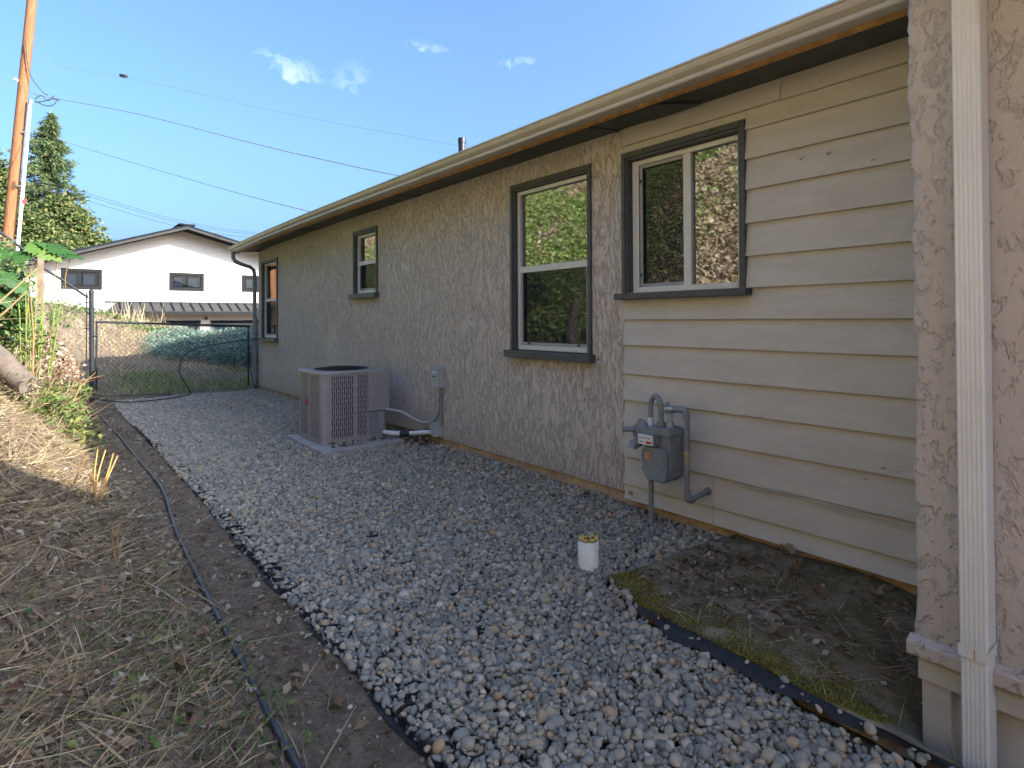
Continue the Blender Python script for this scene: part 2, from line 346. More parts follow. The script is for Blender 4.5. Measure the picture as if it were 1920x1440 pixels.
def leaf_arrays(pos, size, aspect=.6, nrm=None, jitter=.6, fold=.25):
    """six-corner folded leaves: 4 triangles each as 2 quads"""
    n = len(pos); size = np.broadcast_to(size, (n,))[:, None]
    a = unit(rng.normal(size=(n, 3)))
    nn = unit(rng.normal(size=(n, 3))) if nrm is None else unit(np.broadcast_to(nrm, (n, 3)) + jitter*rng.normal(size=(n, 3)))
    t = unit(a - nn*(a*nn).sum(1, keepdims=True)); b = np.cross(nn, t)
    p0 = pos - t*size*.5; p1 = pos + t*size*.5
    q = pos - t*size*.06
    l = q + b*size*aspect*.5 + nn*size*fold*.5; r = q - b*size*aspect*.5 + nn*size*fold*.5
    m = q
    v = np.stack([p0, l, p1, r, m], 1).reshape(-1, 3); i = np.arange(n)[:, None]*5
    f = np.concatenate([i+np.array([[0, 4, 2, 1]]), i+np.array([[0, 3, 2, 4]])], 0)
    return v, f
def leaves(name, pos, size, m, parent=None, rnd=None, **kw):
    v, f = leaf_arrays(pos, size, **kw); n = len(pos)
    r = rng.random(n) if rnd is None else rnd
    return np_mesh(name, v, f, m, np.concatenate([r, r]), parent)
def blade_arrays(pos, direc, length, width, bend):
    """two-segment ribbons"""
    n = len(pos); length = np.broadcast_to(length, (n,))[:, None]; width = np.broadcast_to(width, (n,))[:, None]
    d = unit(direc); s = unit(np.cross(d, unit(rng.normal(size=(n, 3))))); bv = unit(rng.normal(size=(n, 3)))*bend*length
    p1 = pos + d*length*.5 + bv*.35; p2 = pos + d*length + bv
    v = np.stack([pos-s*width, pos+s*width, p1-s*width*.8, p1+s*width*.8, p2-s*width*.15, p2+s*width*.15], 1).reshape(-1, 3); i = np.arange(n)[:, None]*6
    return v, np.concatenate([i+np.array([[0, 1, 3, 2]]), i+np.array([[2, 3, 5, 4]])], 0)
def blades(name, pos, direc, length, width, m, bend=.25, parent=None):
    v, f = blade_arrays(pos, direc, length, width, bend); r = rng.random(len(pos))
    return np_mesh(name, v, f, m, np.concatenate([r, r]), parent)

# ------------------------------------------------------------------ terrain
BX = [-400, -60, -14, -6, -4.2, -3.2, -2.2, -1.4, -.8, -.3, 0, .2, .42, .62, .8, 900]
BZ = [14, 10, 6.4, 5.4, 4.75, 4.0, 2.95, 1.95, 1.24, .74, .44, .26, .10, .015, 0, 0]
def vnoise(x, y, s, seed):
    """cheap smooth value noise"""
    r = np.random.default_rng(seed).random((64, 64)); x = x*s; y = y*s
    xi = np.floor(x).astype(int); yi = np.floor(y).astype(int); fx = x-xi; fy = y-yi
    fx = fx*fx*(3-2*fx); fy = fy*fy*(3-2*fy); g = lambda a, b: r[a % 64, b % 64]
    return (g(xi, yi)*(1-fx)+g(xi+1, yi)*fx)*(1-fy)+(g(xi, yi+1)*(1-fx)+g(xi+1, yi+1)*fx)*fy - .5
def slab_dip(x, y): return .32*np.clip((1.25-y)/.75, 0, 1)**1.6*np.clip((x-2.2)/.3, 0, 1)*np.clip((y+3)/1, 0, 1)
def terrain(x, y):
    x = np.asarray(x, float); y = np.asarray(y, float)
    bank = np.interp(x, BX, BZ)
    crest = np.clip(1.98 - .235*x, -.9, 3.2)
    ramp_ = np.interp(y, [12.6, 14.2, 15.2, 17, 19, 21.5, 23.5, 28, 30, 900], [0, .07, .17, .40, .70, 1, .95, .1, 0, 0])
    rise = crest*ramp_ - np.interp(y, [23, 28, 30], [0, .7, .75])
    far = np.clip((y-24)/8, 0, 1); bank = bank*(1-far*.75)
    z = np.maximum(bank, rise) if True else bank
    z = np.where(y > 12.6, np.where(x < .4, np.maximum(bank, rise), rise), bank)
    edge = np.clip((.75-x)/.5, 0, 1)
    z = z + edge*(.10*vnoise(x, y, 1.7, 3) + .05*vnoise(x, y, 5, 4)) + .025*vnoise(x, y, 7, 5)*np.clip((1.0-x)/.3, 0, 1) + np.clip((y-13)/2, 0, 1)*.10*vnoise(x, y, 1.3, 6)
    path = np.clip((x-.55)/.2, 0, 1)*np.clip((1.05-x)/.1, 0, 1)
    z = z - .022*path
    z = z - slab_dip(x, y)*1.15
    return z - np.where((x > 1.0) & (y < 12.45), .035, 0)        # ground lies just under the gravel
def axis(a):
    out = []
    for lo, hi, st in a: out += list(np.arange(lo, hi, st))
    return np.array(sorted(set(np.round(out+[a[-1][1]], 4))))
gx = axis([(-400, -60, 40), (-60, -14, 4), (-14, -4, .5), (-4, -.9, .14), (-.9, 1.2, .035), (1.2, 5, .2), (5, 20, 1), (20, 120, 10), (120, 900, 60)])
gy = axis([(-300, -40, 40), (-40, -6, 3), (-6, 0, .3), (0, 7, .05), (7, 14, .09), (14, 26, .22), (26, 50, 1), (50, 150, 10), (150, 900, 60)])
XX, YY = np.meshgrid(gx, gy, indexing='ij'); ZZ = terrain(XX, YY)
nx, ny = XX.shape; ii = np.arange(nx*ny).reshape(nx, ny)
gf = np.stack([ii[:-1, :-1], ii[1:, :-1], ii[1:, 1:], ii[:-1, 1:]], -1).reshape(-1, 4)
ground = kind(np_mesh('ground', np.stack([XX, YY, ZZ], -1).reshape(-1, 3), gf, 'dirt', smooth=True), 'structure')
def on_ground(xy, dz=0.0):
    xy = np.asarray(xy, float); return np.column_stack([xy, terrain(xy[:, 0], xy[:, 1])+dz])

# ------------------------------------------------------------------ the house
house = thing('house', 'long single storey house with grey stucco, tan lap siding and dark trimmed windows', 'house', (3.41, 2.9, 0))
def hp(mb, name, m, bevel=0, parent=None):
    o = mb.build(name, m, None, bevel); o.parent = house if parent is None else parent
    o.matrix_parent_inverse = Matrix.Translation(house.location).inverted() if parent is None else Matrix.Identity(4)
    return o
WX = 3.41; YF = 12.30                       # wall plane, far corner
WIN = [(11.09, 12.05, 1.07, 2.56), (7.005, 7.745, 1.755, 2.62), (3.235, 4.25, 1.12, 2.63)]
w = MB(); y = 2.902; ztop = 2.84; zbot = .115
for (a, b, c, d) in sorted(WIN):
    w.box(WX, WX+.12, y, a, zbot, ztop); w.box(WX, WX+.12, a, b, zbot, c); w.box(WX, WX+.12, a, b, d, ztop); y = b
w.box(WX, WX+.12, y, YF, zbot, ztop)
hp(w, 'stucco_wall', 'stucco')
hp(MB().box(WX+.025, WX+.3, .6, YF-.01, -.3, .12), 'foundation', 'foundation')
# far gable wall and the unseen walls
g = MB(); g.prism([(WX+.12, YF-.12, -.2), (12.6, YF-.12, -.2), (12.6, YF-.12, 2.85), (8.0, YF-.12, 4.42), (WX+.12, YF-.12, 2.85)], (0, .12, 0))
g.box(12.48, 12.6, -6, YF-.12, -.2, 2.85); g.prism([(2.6, -6, -.2), (12.6, -6, -.2), (12.6, -6, 2.85), (8, -6, 4.42), (2.6, -6, 2.85)], (0, .12, 0))
recalc(hp(g, 'gable_wall', 'stucco'))
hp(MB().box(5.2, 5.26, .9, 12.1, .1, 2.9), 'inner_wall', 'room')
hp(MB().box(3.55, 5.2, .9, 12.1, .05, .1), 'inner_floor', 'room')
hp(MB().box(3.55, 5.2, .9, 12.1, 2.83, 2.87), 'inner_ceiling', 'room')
# lap siding, one board at a time
ZS = [.075, .187, .391, .594, .800, .998, 1.207, 1.393, 1.588, 1.780, 1.980, 2.190, 2.375, 2.555, 2.680, 2.835]
SEAM = {0: 2.165, 1: 2.165, 14: 1.695}
W4 = (1.92, 2.90, 1.585, 2.625)
def board(y0, y1, zb, zt, zref0, zref1):
    f = lambda z: 3.379 + .026*(z-zref0)/(zref1-zref0)
    hp(MB().prism_y([(f(zb), zb), (3.43, zb), (3.43, zt), (f(zt), zt)], y0, y1), 'siding_board', 'siding', .0015)
for k in range(15):
    zb, zt = ZS[k], ZS[k+1]; a, b = .62, 2.898
    wob = .002*math.sin(k*2.1)
    if zb >= W4[2]-.01 and zt <= W4[3]: spans = [(a, W4[0]+.01, zb, zt)]
    elif zb < W4[3] < zt: spans = [(a, W4[0]-.002, zb, zt), (W4[0]+.001, b, W4[3]+.002, zt)]
    else: spans = [(a, b, zb, zt)]
    for (p, q, u, v) in spans:
        s = SEAM.get(k)
        vv = v if k == 14 else v+.004
        if s and p < s < q: board(p, s-.0018, u+wob, vv, zb, zt); board(s+.0018, q, u-wob, vv, zb, zt)
        else: board(p, q, u+wob, vv, zb, zt)
hp(MB().box(3.432, 3.53, .62, 1.92, .07, 2.84).box(3.432, 3.53, 1.92, 2.9, .07, 1.585).box(3.432, 3.53, 1.92, 2.9, 2.625, 2.84), 'sheathing', 'siding')
# windows
def window(y0, y1, z0, z1, style, sill_h, sill_d=.075, front=WX, bare=False):
    t = .034; x0 = front-.022
    fr = MB()
    tw = .032
    fr.box(x0, WX+.07, y0, y0+tw, z0, z1); fr.box(x0, WX+.07, y1-tw, y1, z0, z1); fr.box(x0+.001, WX+.07, y0+tw, y1-tw, z1-.042, z1)
    fr.box(x0+.012, WX+.068, y0+tw, y0+tw+.014, z0, z1-.042); fr.box(x0+.012, WX+.068, y1-tw-.014, y1-tw, z0, z1-.042); fr.box(x0+.013, WX+.068, y0+tw+.014, y1-tw-.014, z1-.058, z1-.042)
    win = hp(fr, 'window', 'trim', .003)
    P = dict(parent=win)
    s = MB().box(front-sill_d, WX+.065, y0-.03, y1+.035, z0-sill_h, z0); hp(s, 'sill', 'trim', .004, win)
    a, b, c, d = y0+.05, y1-.05, z0+.004, z1-.062
    X0, X1 = WX+.03, WX+.075
    f = MB(); fw = .034
    f.box(X0, X1, a, a+fw, c, d); f.box(X0, X1, b-fw, b, c, d); f.box(X0+.001, X1, a+fw, b-fw, d-fw, d); f.box(X0-.004, X1, a+fw, b-fw, c, c+fw*1.2)
    hp(f, 'frame', 'vinyl', .003, win)
    ia, ib, ic, id_ = a+fw, b-fw, c+fw*1.2, d-fw
    if style == 'hung':
        mid = z0 + (z1-z0)*.482
        hp(MB().box(X0+.004, X1-.002, ia, ib, mid-.026, mid+.030), 'meeting_rail', 'vinyl', .003, win)
        hp(MB().box(X1-.014, X1-.008, ia, ib, mid+.03, id_), 'pane', 'glass', 0, win)
        hp(MB().box(X1-.004, X1+.002, ia, ib, ic, mid-.026), 'pane', 'glass', 0, win)
        sc = MB(); sw = .022; za, zb = ic, mid-.026
        sc.box(X0+.014, X0+.024, ia, ia+sw, za, zb); sc.box(X0+.014, X0+.024, ib-sw, ib, za, zb); sc.box(X0+.0145, X0+.0235, ia+sw, ib-sw, za, za+sw*1.3)
        hp(sc, 'screen_frame', 'screenframe', .002, win)
        hp(MB().box(X0+.0185, X0+.0195, ia+sw, ib-sw, za+sw*1.3, zb), 'screen', 'screen', 0, win)
        for yy in (ia+.10, ib-.12): hp(MB().box(X0+.008, X0+.014, yy, yy+.022, za+.008, za+.026), 'screen_clip', 'black', 0, win)
    else:
        my = 2.379
        hp(MB().box(X0+.002, X1-.002, my-.03, my+.03, ic, id_), 'mullion', 'vinyl', .003, win)
        hp(MB().box(X1-.014, X1-.008, ia, my-.03, ic, id_), 'pane', 'glass', 0, win)
        hp(MB().box(X1-.004, X1+.002, my+.03, ib, ic, id_), 'pane', 'glass', 0, win)
        hp(MB().box(X0+.006, X0+.016, ib-.018, ib, ic, id_), 'sash_stile', 'vinyl', .002, win)
        sc = MB(); sw = .026; ya, yb = my+.03, ib-.02
        sc.box(X0+.018, X0+.028, yb-sw, yb, ic, id_); sc.box(X0+.0185, X0+.0275, ya, yb-sw, ic, ic+sw); sc.box(X0+.0185, X0+.0275, ya, yb-sw, id_-sw, id_)
        hp(sc, 'screen_frame', 'screenframe', .002, win)
        hp(MB().box(X0+.022, X0+.023, ya, yb-sw, ic+sw, id_-sw), 'screen', 'screen', 0, win)
        for zz in (ic+.08, id_-.13): hp(MB().box(X0+.012, X0+.018, yb-.020, yb-.004, zz, zz+.024), 'screen_clip', 'black', 0, win)
    for yy in (y0+.22*(y1-y0), y1-.22*(y1-y0)): hp(MB().box(x0-.003, x0+.004, yy, yy+.014, z1-.030, z1-.008), 'screen_hook', 'black', 0, win)
    return win
win1 = window(*WIN[0], 'hung', .065)
window(*WIN[1], 'hung', .062)
window(*WIN[2], 'hung', .062)
window(*W4, 'slide', .045, front=WX-.018)
# eaves: gutter, fascia, soffit, roof follow the slight settling of the rafters
EY = [-.2, .5, 2.6, 5.5, 8.2, 10, 11.4, 12.55]; EZ = [-.006, -.005, 0, .008, .012, .002, -.018, -.045]
def sweep(prof, ys, name, m, closed=True, bevel=0):
    mb = MB(); n = len(prof); vs = []
    for yy in ys:
        dz = float(np.interp(yy, EY, EZ)); vs += [(x, yy, z+dz) for x, z in prof]
    fs = []
    for i in range(len(ys)-1):
        for j in range(n if closed else n-1): fs.append((i*n+j, i*n+(j+1) % n, (i+1)*n+(j+1) % n, (i+1)*n+j))
    if closed: fs += [tuple(range(n))[::-1], tuple(range((len(ys)-1)*n, len(ys)*n))]
    mb.add(vs, fs); return recalc(hp(mb, name, m, bevel))
ey = [.77, 2.6, 5.5, 8.2, 10, 11.4, 12.48]
gut = sweep([(2.870, 2.868), (2.870, 2.858), (2.880, 2.854), (2.884, 2.842), (2.894, 2.826), (2.912, 2.813), (2.926, 2.806), (2.922, 2.802), (2.921, 2.786), (2.926, 2.779), (2.940, 2.776), (3.002, 2.776), (3.004, 2.868), (2.999, 2.868), (2.997, 2.784), (2.930, 2.785), (2.930, 2.812), (2.900, 2.830), (2.890, 2.846), (2.888, 2.868)], ey, 'gutter', 'gutter')
sweep([(3.006, 2.786), (3.022, 2.786), (3.022, 2.86), (3.006, 2.86)], ey[:-1]+[12.56], 'fascia_board', 'gutter')
sweep([(3.012, 2.772), (3.046, 2.764), (3.046, 2.785), (3.012, 2.785)], ey[:-1]+[12.55], 'drip_board', 'rawwood')
sweep([(3.0465, 2.776), (3.425, 2.818), (3.425, 2.83), (3.0465, 2.788)], ey[:-1]+[12.55], 'soffit', 'soffit')
for yy in (2.93, 5.9, 9.0):
    dz = float(np.interp(yy, EY, EZ)); hp(MB().prism([(3.06, yy, 2.768+dz), (3.40, yy, 2.807+dz), (3.40, yy, 2.83+dz), (3.06, yy, 2.80+dz)], (0, .045, 0)), 'soffit_batten', 'soffit')
pl = MB(); pl.hexa([(3.07, 2.33, 2.762), (3.36, 2.20, 2.792), (3.36, 2.60, 2.793), (3.07, 2.66, 2.763), (3.07, 2.33, 2.768), (3.36, 2.2, 2.800), (3.36, 2.6, 2.800), (3.07, 2.66, 2.769)])
hp(pl, 'soffit_patch', 'soffit')
rs = math.tan(R(18.0))
sweep([(2.905, 2.853), (8.0, 2.853+rs*5.1), (8.0, 2.90+rs*5.1), (2.905, 2.872)], [-6.3, .5]+ey[1:-1]+[12.62], 'roof', 'shingle')
sweep([(8.0, 2.853+rs*5.1), (13.1, 2.853), (13.1, 2.90), (8.0, 2.90+rs*5.1)], [-6.3, .5]+ey[1:-1]+[12.62], 'roof', 'shingle')
hp(MB().prism([(2.98, 12.56, 2.74), (8, 12.56, 2.74+rs*5.0), (8, 12.56, 2.88+rs*5.0), (2.98, 12.56, 2.86)], (0, .03, 0)), 'rake_board', 'gutter')
hp(MB().box(3.07, 3.41, 12.18, 12.54, 2.74, 2.766), 'soffit_return', 'gutter')
hp(MB().tube([(4.0, 5.94, 3.1), (4.0, 5.94, 3.59)], .043, 14).tube([(4.0, 5.94, 3.54), (4.0, 5.94, 3.60)], .048, 14), 'vent_pipe', 'black')
# far downspout with its swan neck
ds = MB().tube([(2.955, 12.36, 2.735), (2.955, 12.36, 2.62), (2.99, 12.36, 2.56), (3.10, 12.36, 2.51), (3.27, 12.36, 2.46), (3.335, 12.36, 2.40), (3.352, 12.36, 2.30), (3.352, 12.36, .08)], .038, 12)
hp(ds, 'downspout', 'grey_metal')
hp(MB().tube([(3.395, 12.43, .05), (3.395, 12.43, 1.45)], .030, 10).tube([(3.395, 12.43, 1.45), (3.395, 12.43, 1.47)], .034, 10), 'latch_post', 'chain')
# bump-out at the right edge of the picture
BXF = 2.45
pm = MB(); zs = np.linspace(.262, 2.80, 130); ring = []
for z in zs:
    wv = .003*math.sin(z*9)+.003*math.sin(z*23+1)+.003*random.uniform(-1, 1)+.004*math.sin(z*3.1+.6)
    e = .757+wv
    ring.append([(3.42, e-.004, z), (BXF+.035, e+.0, z), (BXF+.018, e-.002, z), (BXF+.006, e-.010, z), (BXF, e-.026, z), (BXF+.002*random.uniform(-1, 1), e-.07, z), (BXF, .5, z), (BXF, -2.5, z)])
n = len(ring[0]); pm.add([p for r_ in ring for p in r_], [(i*n+j, i*n+j+1, (i+1)*n+j+1, (i+1)*n+j) for i in range(len(zs)-1) for j in range(n-1)], True)
pm.box(BXF+.01, 6.5, -2.5, .72, 2.78, 2.80)
recalc(hp(pm, 'stucco_bay', 'stucco_near'))
hp(MB().box(1.86, 6.7, -6.3, .80, 2.802, 2.86), 'bay_roof', 'shingle')
hp(MB().box(BXF+.12, 6.4, -2.5, .69, -.3, .26).box(6.4, 6.5, -2.5, .72, -.3, 2.78), 'bay_sun_block', 'foundation')  # unseen block and back wall added to stop sun leaking through the bay
hp(MB().prism_y([(BXF-.045, .212), (BXF+.03, .200), (BXF+.03, .262), (BXF-.008, .270), (BXF-.045, .256)], -2.5, .772), 'water_table', 'stucco_near', .003)
hp(MB().prism_y([(BXF-.005, .118), (BXF+.03, .118), (BXF+.03, .198), (BXF+.022, .198), (BXF-.005, .180)], -2.5, .748), 'belt_board', 'siding', .002)
hp(MB().box(BXF+.012, BXF+.10, .655, .742, -.35, .116), 'corner_post', 'siding', .003)
hp(MB().box(BXF+.05, BXF+.9, -2.5, .73, -.35, .117).box(BXF+.1, 3.42, .70, .738, -.1, .27), 'skirt_board', 'siding')
# white fluted downspout on the bay
prof = []; yA, yB = .602, .527; xf = 2.352
fl = []
for i in range(5):
    c0 = yA-.008-i*.0125; fl += [(xf, c0), (xf+.0018, c0-.0025), (xf+.0018, c0-.006), (xf, c0-.0085)]
outline = [(BXF-.004, yA), (xf+.006, yA), (xf, yA-.004)] + fl + [(xf, yB+.006), (xf+.006, yB), (BXF-.004, yB)]
def dsp(z0, z1, grow, name):
    mb = MB(); cy = (yA+yB)/2; cx = xf+.045
    q = [(cx+(x-cx)*(1+grow), cy+(y-cy)*(1+grow)) for x, y in outline]
    k = len(q); mb.add([(x, y, z0) for x, y in q]+[(x, y, z1) for x, y in q], [(i, (i+1) % k, k+(i+1) % k, k+i) for i in range(k)]); return recalc(hp(mb, name, 'white_metal'))
dsp(.30, 2.79, .0, 'downspout_pipe'); dsp(-.35, .33, -.035, 'downspout_pipe')
band = [(BXF-.004, yA+.003), (xf-.003, yA+.003), (xf-.004, yB-.003), (BXF-.004, yB-.003)]
hp(MB().add([(x, y, .297) for x, y in band]+[(x, y, .338) for x, y in band], [(0, 1, 5, 4), (1, 2, 6, 5), (2, 3, 7, 6)]), 'downspout_strap', 'white_metal')
hp(MB().box(xf-.006, xf-.003, .560, .563, .300, .330), 'rivet', 'rawwood')
# thin cables stapled along the siding
for dz, nm in ((0, 'cable'), (-.010, 'cable')):
    pts = [(3.376, yy, .386+dz+.006*math.sin(yy*7+dz*300)-.02*math.exp(-((yy-1.35)/.12)**2)*(1 if dz else .3)) for yy in np.linspace(2.02, .75, 24)]
    hp(MB().tube(pts, .003, 6), nm, 'siding')
for (yy, zz, r_) in ((1.575, 2.30, .007), (1.427, 2.298, .009), (1.205, 2.213, .008), (1.173, .62, .008), (1.10, .615, .004), (1.261, .547, .006)):
    hp(MB().tube([(3.388, yy, zz), (3.381, yy+.012, zz+.006), (3.386, yy-.018, zz+.012)], [r_*.3, r_*.4, r_*.12], 6), 'mud_fleck', 'brownstem')
hp(MB().tube([(3.385, 2.838, .127), (3.374, 2.838, .127)], .016, 14), 'rusty_cap', 'rawwood')

# ------------------------------------------------------------------ concrete slab, weed fabric, gravel
sx = np.linspace(2.14, 3.44, 60); sy = np.linspace(.2, 2.25, 90)
SX, SY = np.meshgrid(sx, sy, indexing='ij')
def slab_edge(yy): return np.interp(yy, [.2, .92, 1.25, 1.42, 1.64, 1.80, 1.95, 2.12, 2.25], [2.17, 2.175, 2.20, 2.21, 2.22, 2.23, 2.27, 2.34, 2.60])
SXX = slab_edge(SY) + (SX-2.14)/(3.44-2.14)*(3.44-slab_edge(SY))
back = np.interp(SXX, [2.2, 2.35, 2.8, 3.3, 3.44], [2.10, 2.14, 2.08, 2.06, 2.03]); SYY = np.minimum(SY, back)
SZ = .036 + .016*vnoise(SXX, SYY, 3, 21) + .012*vnoise(SXX, SYY, 11, 22) + .006*vnoise(SXX, SYY, 28, 23)
SZ -= slab_dip(SXX, SYY); SZ[0, :] -= .05; SZ[:, -1] = np.minimum(SZ[:, -1], .03)
kk = np.arange(SX.size).reshape(SX.shape)
slab = kind(np_mesh('slab', np.stack([SXX, SYY, SZ], -1).reshape(-1, 3), np.stack([kk[:-1, :-1], kk[1:, :-1], kk[1:, 1:], kk[:-1, 1:]], -1).reshape(-1, 4), 'slab', smooth=True), 'structure')
fb = MB(); fy = np.linspace(.3, 1.80, 40); vs = []
for yy in fy:
    e = float(slab_edge(yy)); wv = .012*math.sin(yy*11)+.008*math.sin(yy*27); wd = .050+.030*math.sin(yy*5+1)+.012*math.sin(yy*17) if yy < 1.7 else .03
    vs += [(e-wd+wv, yy, .024), (e-wd*.6+wv, yy, .040), (e-.012+wv*.5, yy, .046), (e+.02, yy, .030)]
fb.add(vs, [(i*4+j, i*4+j+1, i*4+5+j, i*4+4+j) for i in range(39) for j in range(3)], True)
tag(fb.build('weed_fabric', 'fabric'), 'black weed fabric strip showing between the gravel and mossy slab', 'fabric')

# pebbles
peb_col = bpy.data.collections.new('pebble_shapes')
import bmesh
for k in range(9):
    b = bmesh.new(); bmesh.ops.create_icosphere(b, subdivisions=2, radius=1.0)
    s = (1.0, random.uniform(.66, .95), random.uniform(.48, .78)); ph = [random.uniform(0, 6) for _ in range(6)]
    for v in b.verts:
        c = v.co.copy()
        d = 1+.13*math.sin(c.x*2.6+ph[0])*math.cos(c.y*2.1+ph[1])+.10*math.sin(c.z*3.1+ph[2]+c.x*1.7)+.05*math.sin(c.y*5+ph[3])
        v.co = Vector((c.x*s[0], c.y*s[1], c.z*s[2]))*d
    me = bpy.data.meshes.new('pebble'); b.to_mesh(me); b.free(); me.materials.append(M['pebble'])
    me.polygons.foreach_set('use_smooth', [True]*len(me.polygons))
    peb_col.objects.link(bpy.data.objects.new('pebble_shape', me))
nfine = [0, None]
def pebble_points():
    out = []
    for layer, (sp, zoff) in enumerate(((.0285, -.006), (.0315, .010))):
        ys_ = np.arange(.35, 13.0, sp*.9); xs_ = np.arange(1.0, 3.43, sp*.9)
        P = np.stack(np.meshgrid(xs_, ys_, indexing='ij'), -1).reshape(-1, 2) + rng.uniform(-.55, .55, (len(xs_)*len(ys_), 2))*sp
        out.append(np.column_stack([P, np.full(len(P), zoff)]))
    fn = np.column_stack([rng.uniform(1.0, 3.43, 40000), .4+10.*rng.random(40000)**1.6, rng.uniform(-.004, .018, 40000)]); nfine[0] = len(fn); out.append(fn)
    P = np.concatenate(out); isf = np.zeros(len(P), bool); isf[-len(fn):] = True; x, yv = P[:, 0], P[:, 1]
    edge = 1.055 + .03*vnoise(x, yv, 1.1, 31) + np.interp(yv, [1, 2.6, 9, 13], [-.06, 0, .03, -.35])
    keep = (x > edge-.068) & (yv < 12.42+.25*vnoise(x, yv, 2, 32)) & (x < 3.43)
    inslab = (yv < np.interp(x, [2.2, 2.35, 2.8, 3.3, 3.44], [2.09, 2.13, 2.07, 2.05, 2.02])+.03*vnoise(x, yv, 9, 33)) & (x > slab_edge(yv)-.040+.07*vnoise(x, yv, 5, 34))
    onfab = inslab & (x < slab_edge(yv)-.002) & (rng.random(len(P)) < .34*np.clip(.6+2*vnoise(x, yv, 4, 37), 0, 1.6))
    keep &= ~inslab | onfab
    keep &= ~((x > 2.29) & (x < 3.34) & (yv > 5.98) & (yv < 7.08))
    keep &= ~((np.hypot(x-2.40, yv-2.32) < .058))
    keep &= ~((yv < 1.05) & (x > 2.14))
    keep &= (P[:, 2] < 0) | (rng.random(len(P)) < .82)
    P[onfab, 2] += .042
    nfine[1] = isf[keep]
    P = P[keep]; P[:, 2] += .012*vnoise(P[:, 0], P[:, 1], 2.3, 35)+.02*vnoise(P[:, 0], P[:, 1], .8, 36)+np.clip((P[:, 0]-3.1)/.3, 0, 1)*np.clip((P[:, 1]-2.8)/.6, -.35, 1)*.035
    return P
pp = pebble_points(); npb = len(pp)
stray = np.column_stack([rng.uniform(.35, 1.03, 260)**1.0, rng.uniform(1.3, 12, 260), np.zeros(260)])
stray[:, 2] = terrain(stray[:, 0], stray[:, 1])+.004
pp = np.concatenate([pp, stray])
gm = bpy.data.meshes.new('gravel'); gm.vertices.add(len(pp)); gm.vertices.foreach_set('co', pp.astype(np.float32).ravel())
sz = np.clip(rng.lognormal(0, .31, len(pp)), .50, 1.9)*.0160; sz[:npb][nfine[1]] *= .42; sz[-260:] *= .8
for nm, arr, ty, key in (('rnd', rng.random(len(pp)), 'FLOAT', 'value'), ('size', sz, 'FLOAT', 'value'), ('pick', rng.integers(0, 9, len(pp)), 'INT', 'value')):
    a = gm.attributes.new(nm, ty, 'POINT'); a.data.foreach_set(key, np.asarray(arr, np.int32 if ty == 'INT' else np.float32))
rot = np.column_stack([rng.normal(0, .55, len(pp)), rng.normal(0, .55, len(pp)), rng.uniform(0, 6.283, len(pp))]).astype(np.float32)
a = gm.attributes.new('rot', 'FLOAT_VECTOR', 'POINT'); a.data.foreach_set('vector', rot.ravel())
gravel = kind(bpy.data.objects.new('gravel', gm), 'stuff'); C.objects.link(gravel); gravel['label'] = 'grey and tan river pebbles spread along the house'; gm.materials.append(M['pebble'])
ng = bpy.data.node_groups.new('pebbles', 'GeometryNodeTree')
ng.interface.new_socket('Geometry', in_out='INPUT', socket_type='NodeSocketGeometry'); ng.interface.new_socket('Geometry', in_out='OUTPUT', socket_type='NodeSocketGeometry')
gi = ng.nodes.new('NodeGroupInput'); go = ng.nodes.new('NodeGroupOutput'); ci = ng.nodes.new('GeometryNodeCollectionInfo'); ci.inputs['Collection'].default_value = peb_col
ci.inputs['Separate Children'].default_value = True; ci.inputs['Reset Children'].default_value = True
ip = ng.nodes.new('GeometryNodeInstanceOnPoints'); ip.inputs['Pick Instance'].default_value = True
def na(nm, ty):
    n = ng.nodes.new('GeometryNodeInputNamedAttribute'); n.data_type = ty; n.inputs['Name'].default_value = nm; return n.outputs['Attribute']
ng.links.new(gi.outputs[0], ip.inputs['Points']); ng.links.new(ci.outputs[0], ip.inputs['Instance'])
ng.links.new(na('pick', 'INT'), ip.inputs['Instance Index']); ng.links.new(na('size', 'FLOAT'), ip.inputs['Scale'])
er = ng.nodes.new('FunctionNodeEulerToRotation'); ng.links.new(na('rot', 'FLOAT_VECTOR'), er.inputs[0]); ng.links.new(er.outputs[0], ip.inputs['Rotation'])
ng.links.new(ip.outputs[0], go.inputs[0])
md = gravel.modifiers.new('pebbles', 'NODES'); md.node_group = ng

# black ring grid holding the gravel edge
grid = thing('gravel_grid', 'black plastic ring grid edging the gravel beside the dirt path', 'gravel grid', (1.05, 2, 0))
def gp(mb, name, m='black'):
    o = mb.build(name, m); o.parent = grid; o.matrix_parent_inverse = Matrix.Translation(grid.location).inverted(); return o
ringm = MB(); nseg = 16
for i in range(nseg+1):
    pass
vs = []; fs = []
for i in range(nseg):
    a_ = 2*math.pi*i/nseg
    for r_, z in ((.040, -.03), (.040, .018), (.0382, .018), (.0382, -.03)): vs.append((r_*math.cos(a_), r_*math.sin(a_), z))
for i in range(nseg):
    for j in range(3): fs.append((i*4+j, ((i+1) % nseg)*4+j, ((i+1) % nseg)*4+j+1, i*4+j+1))
ringm.add(vs, fs, False)
first = gp(ringm, 'ring'); k = 0
spots = [(1.035+.018*math.sin(yy*1.3)+float(np.interp(yy, [1, 2.6, 9, 13], [-.06, 0, .03, -.1])), yy) for yy in np.arange(1.15, 9.6, .0795)]
spots += [(x+.082, yy+.03) for x, yy in spots[4:14]]
spots += [(1.69, 3.55), (1.64, 3.03), (1.42, 3.05), (1.56, 2.14), (1.66, 2.56)]
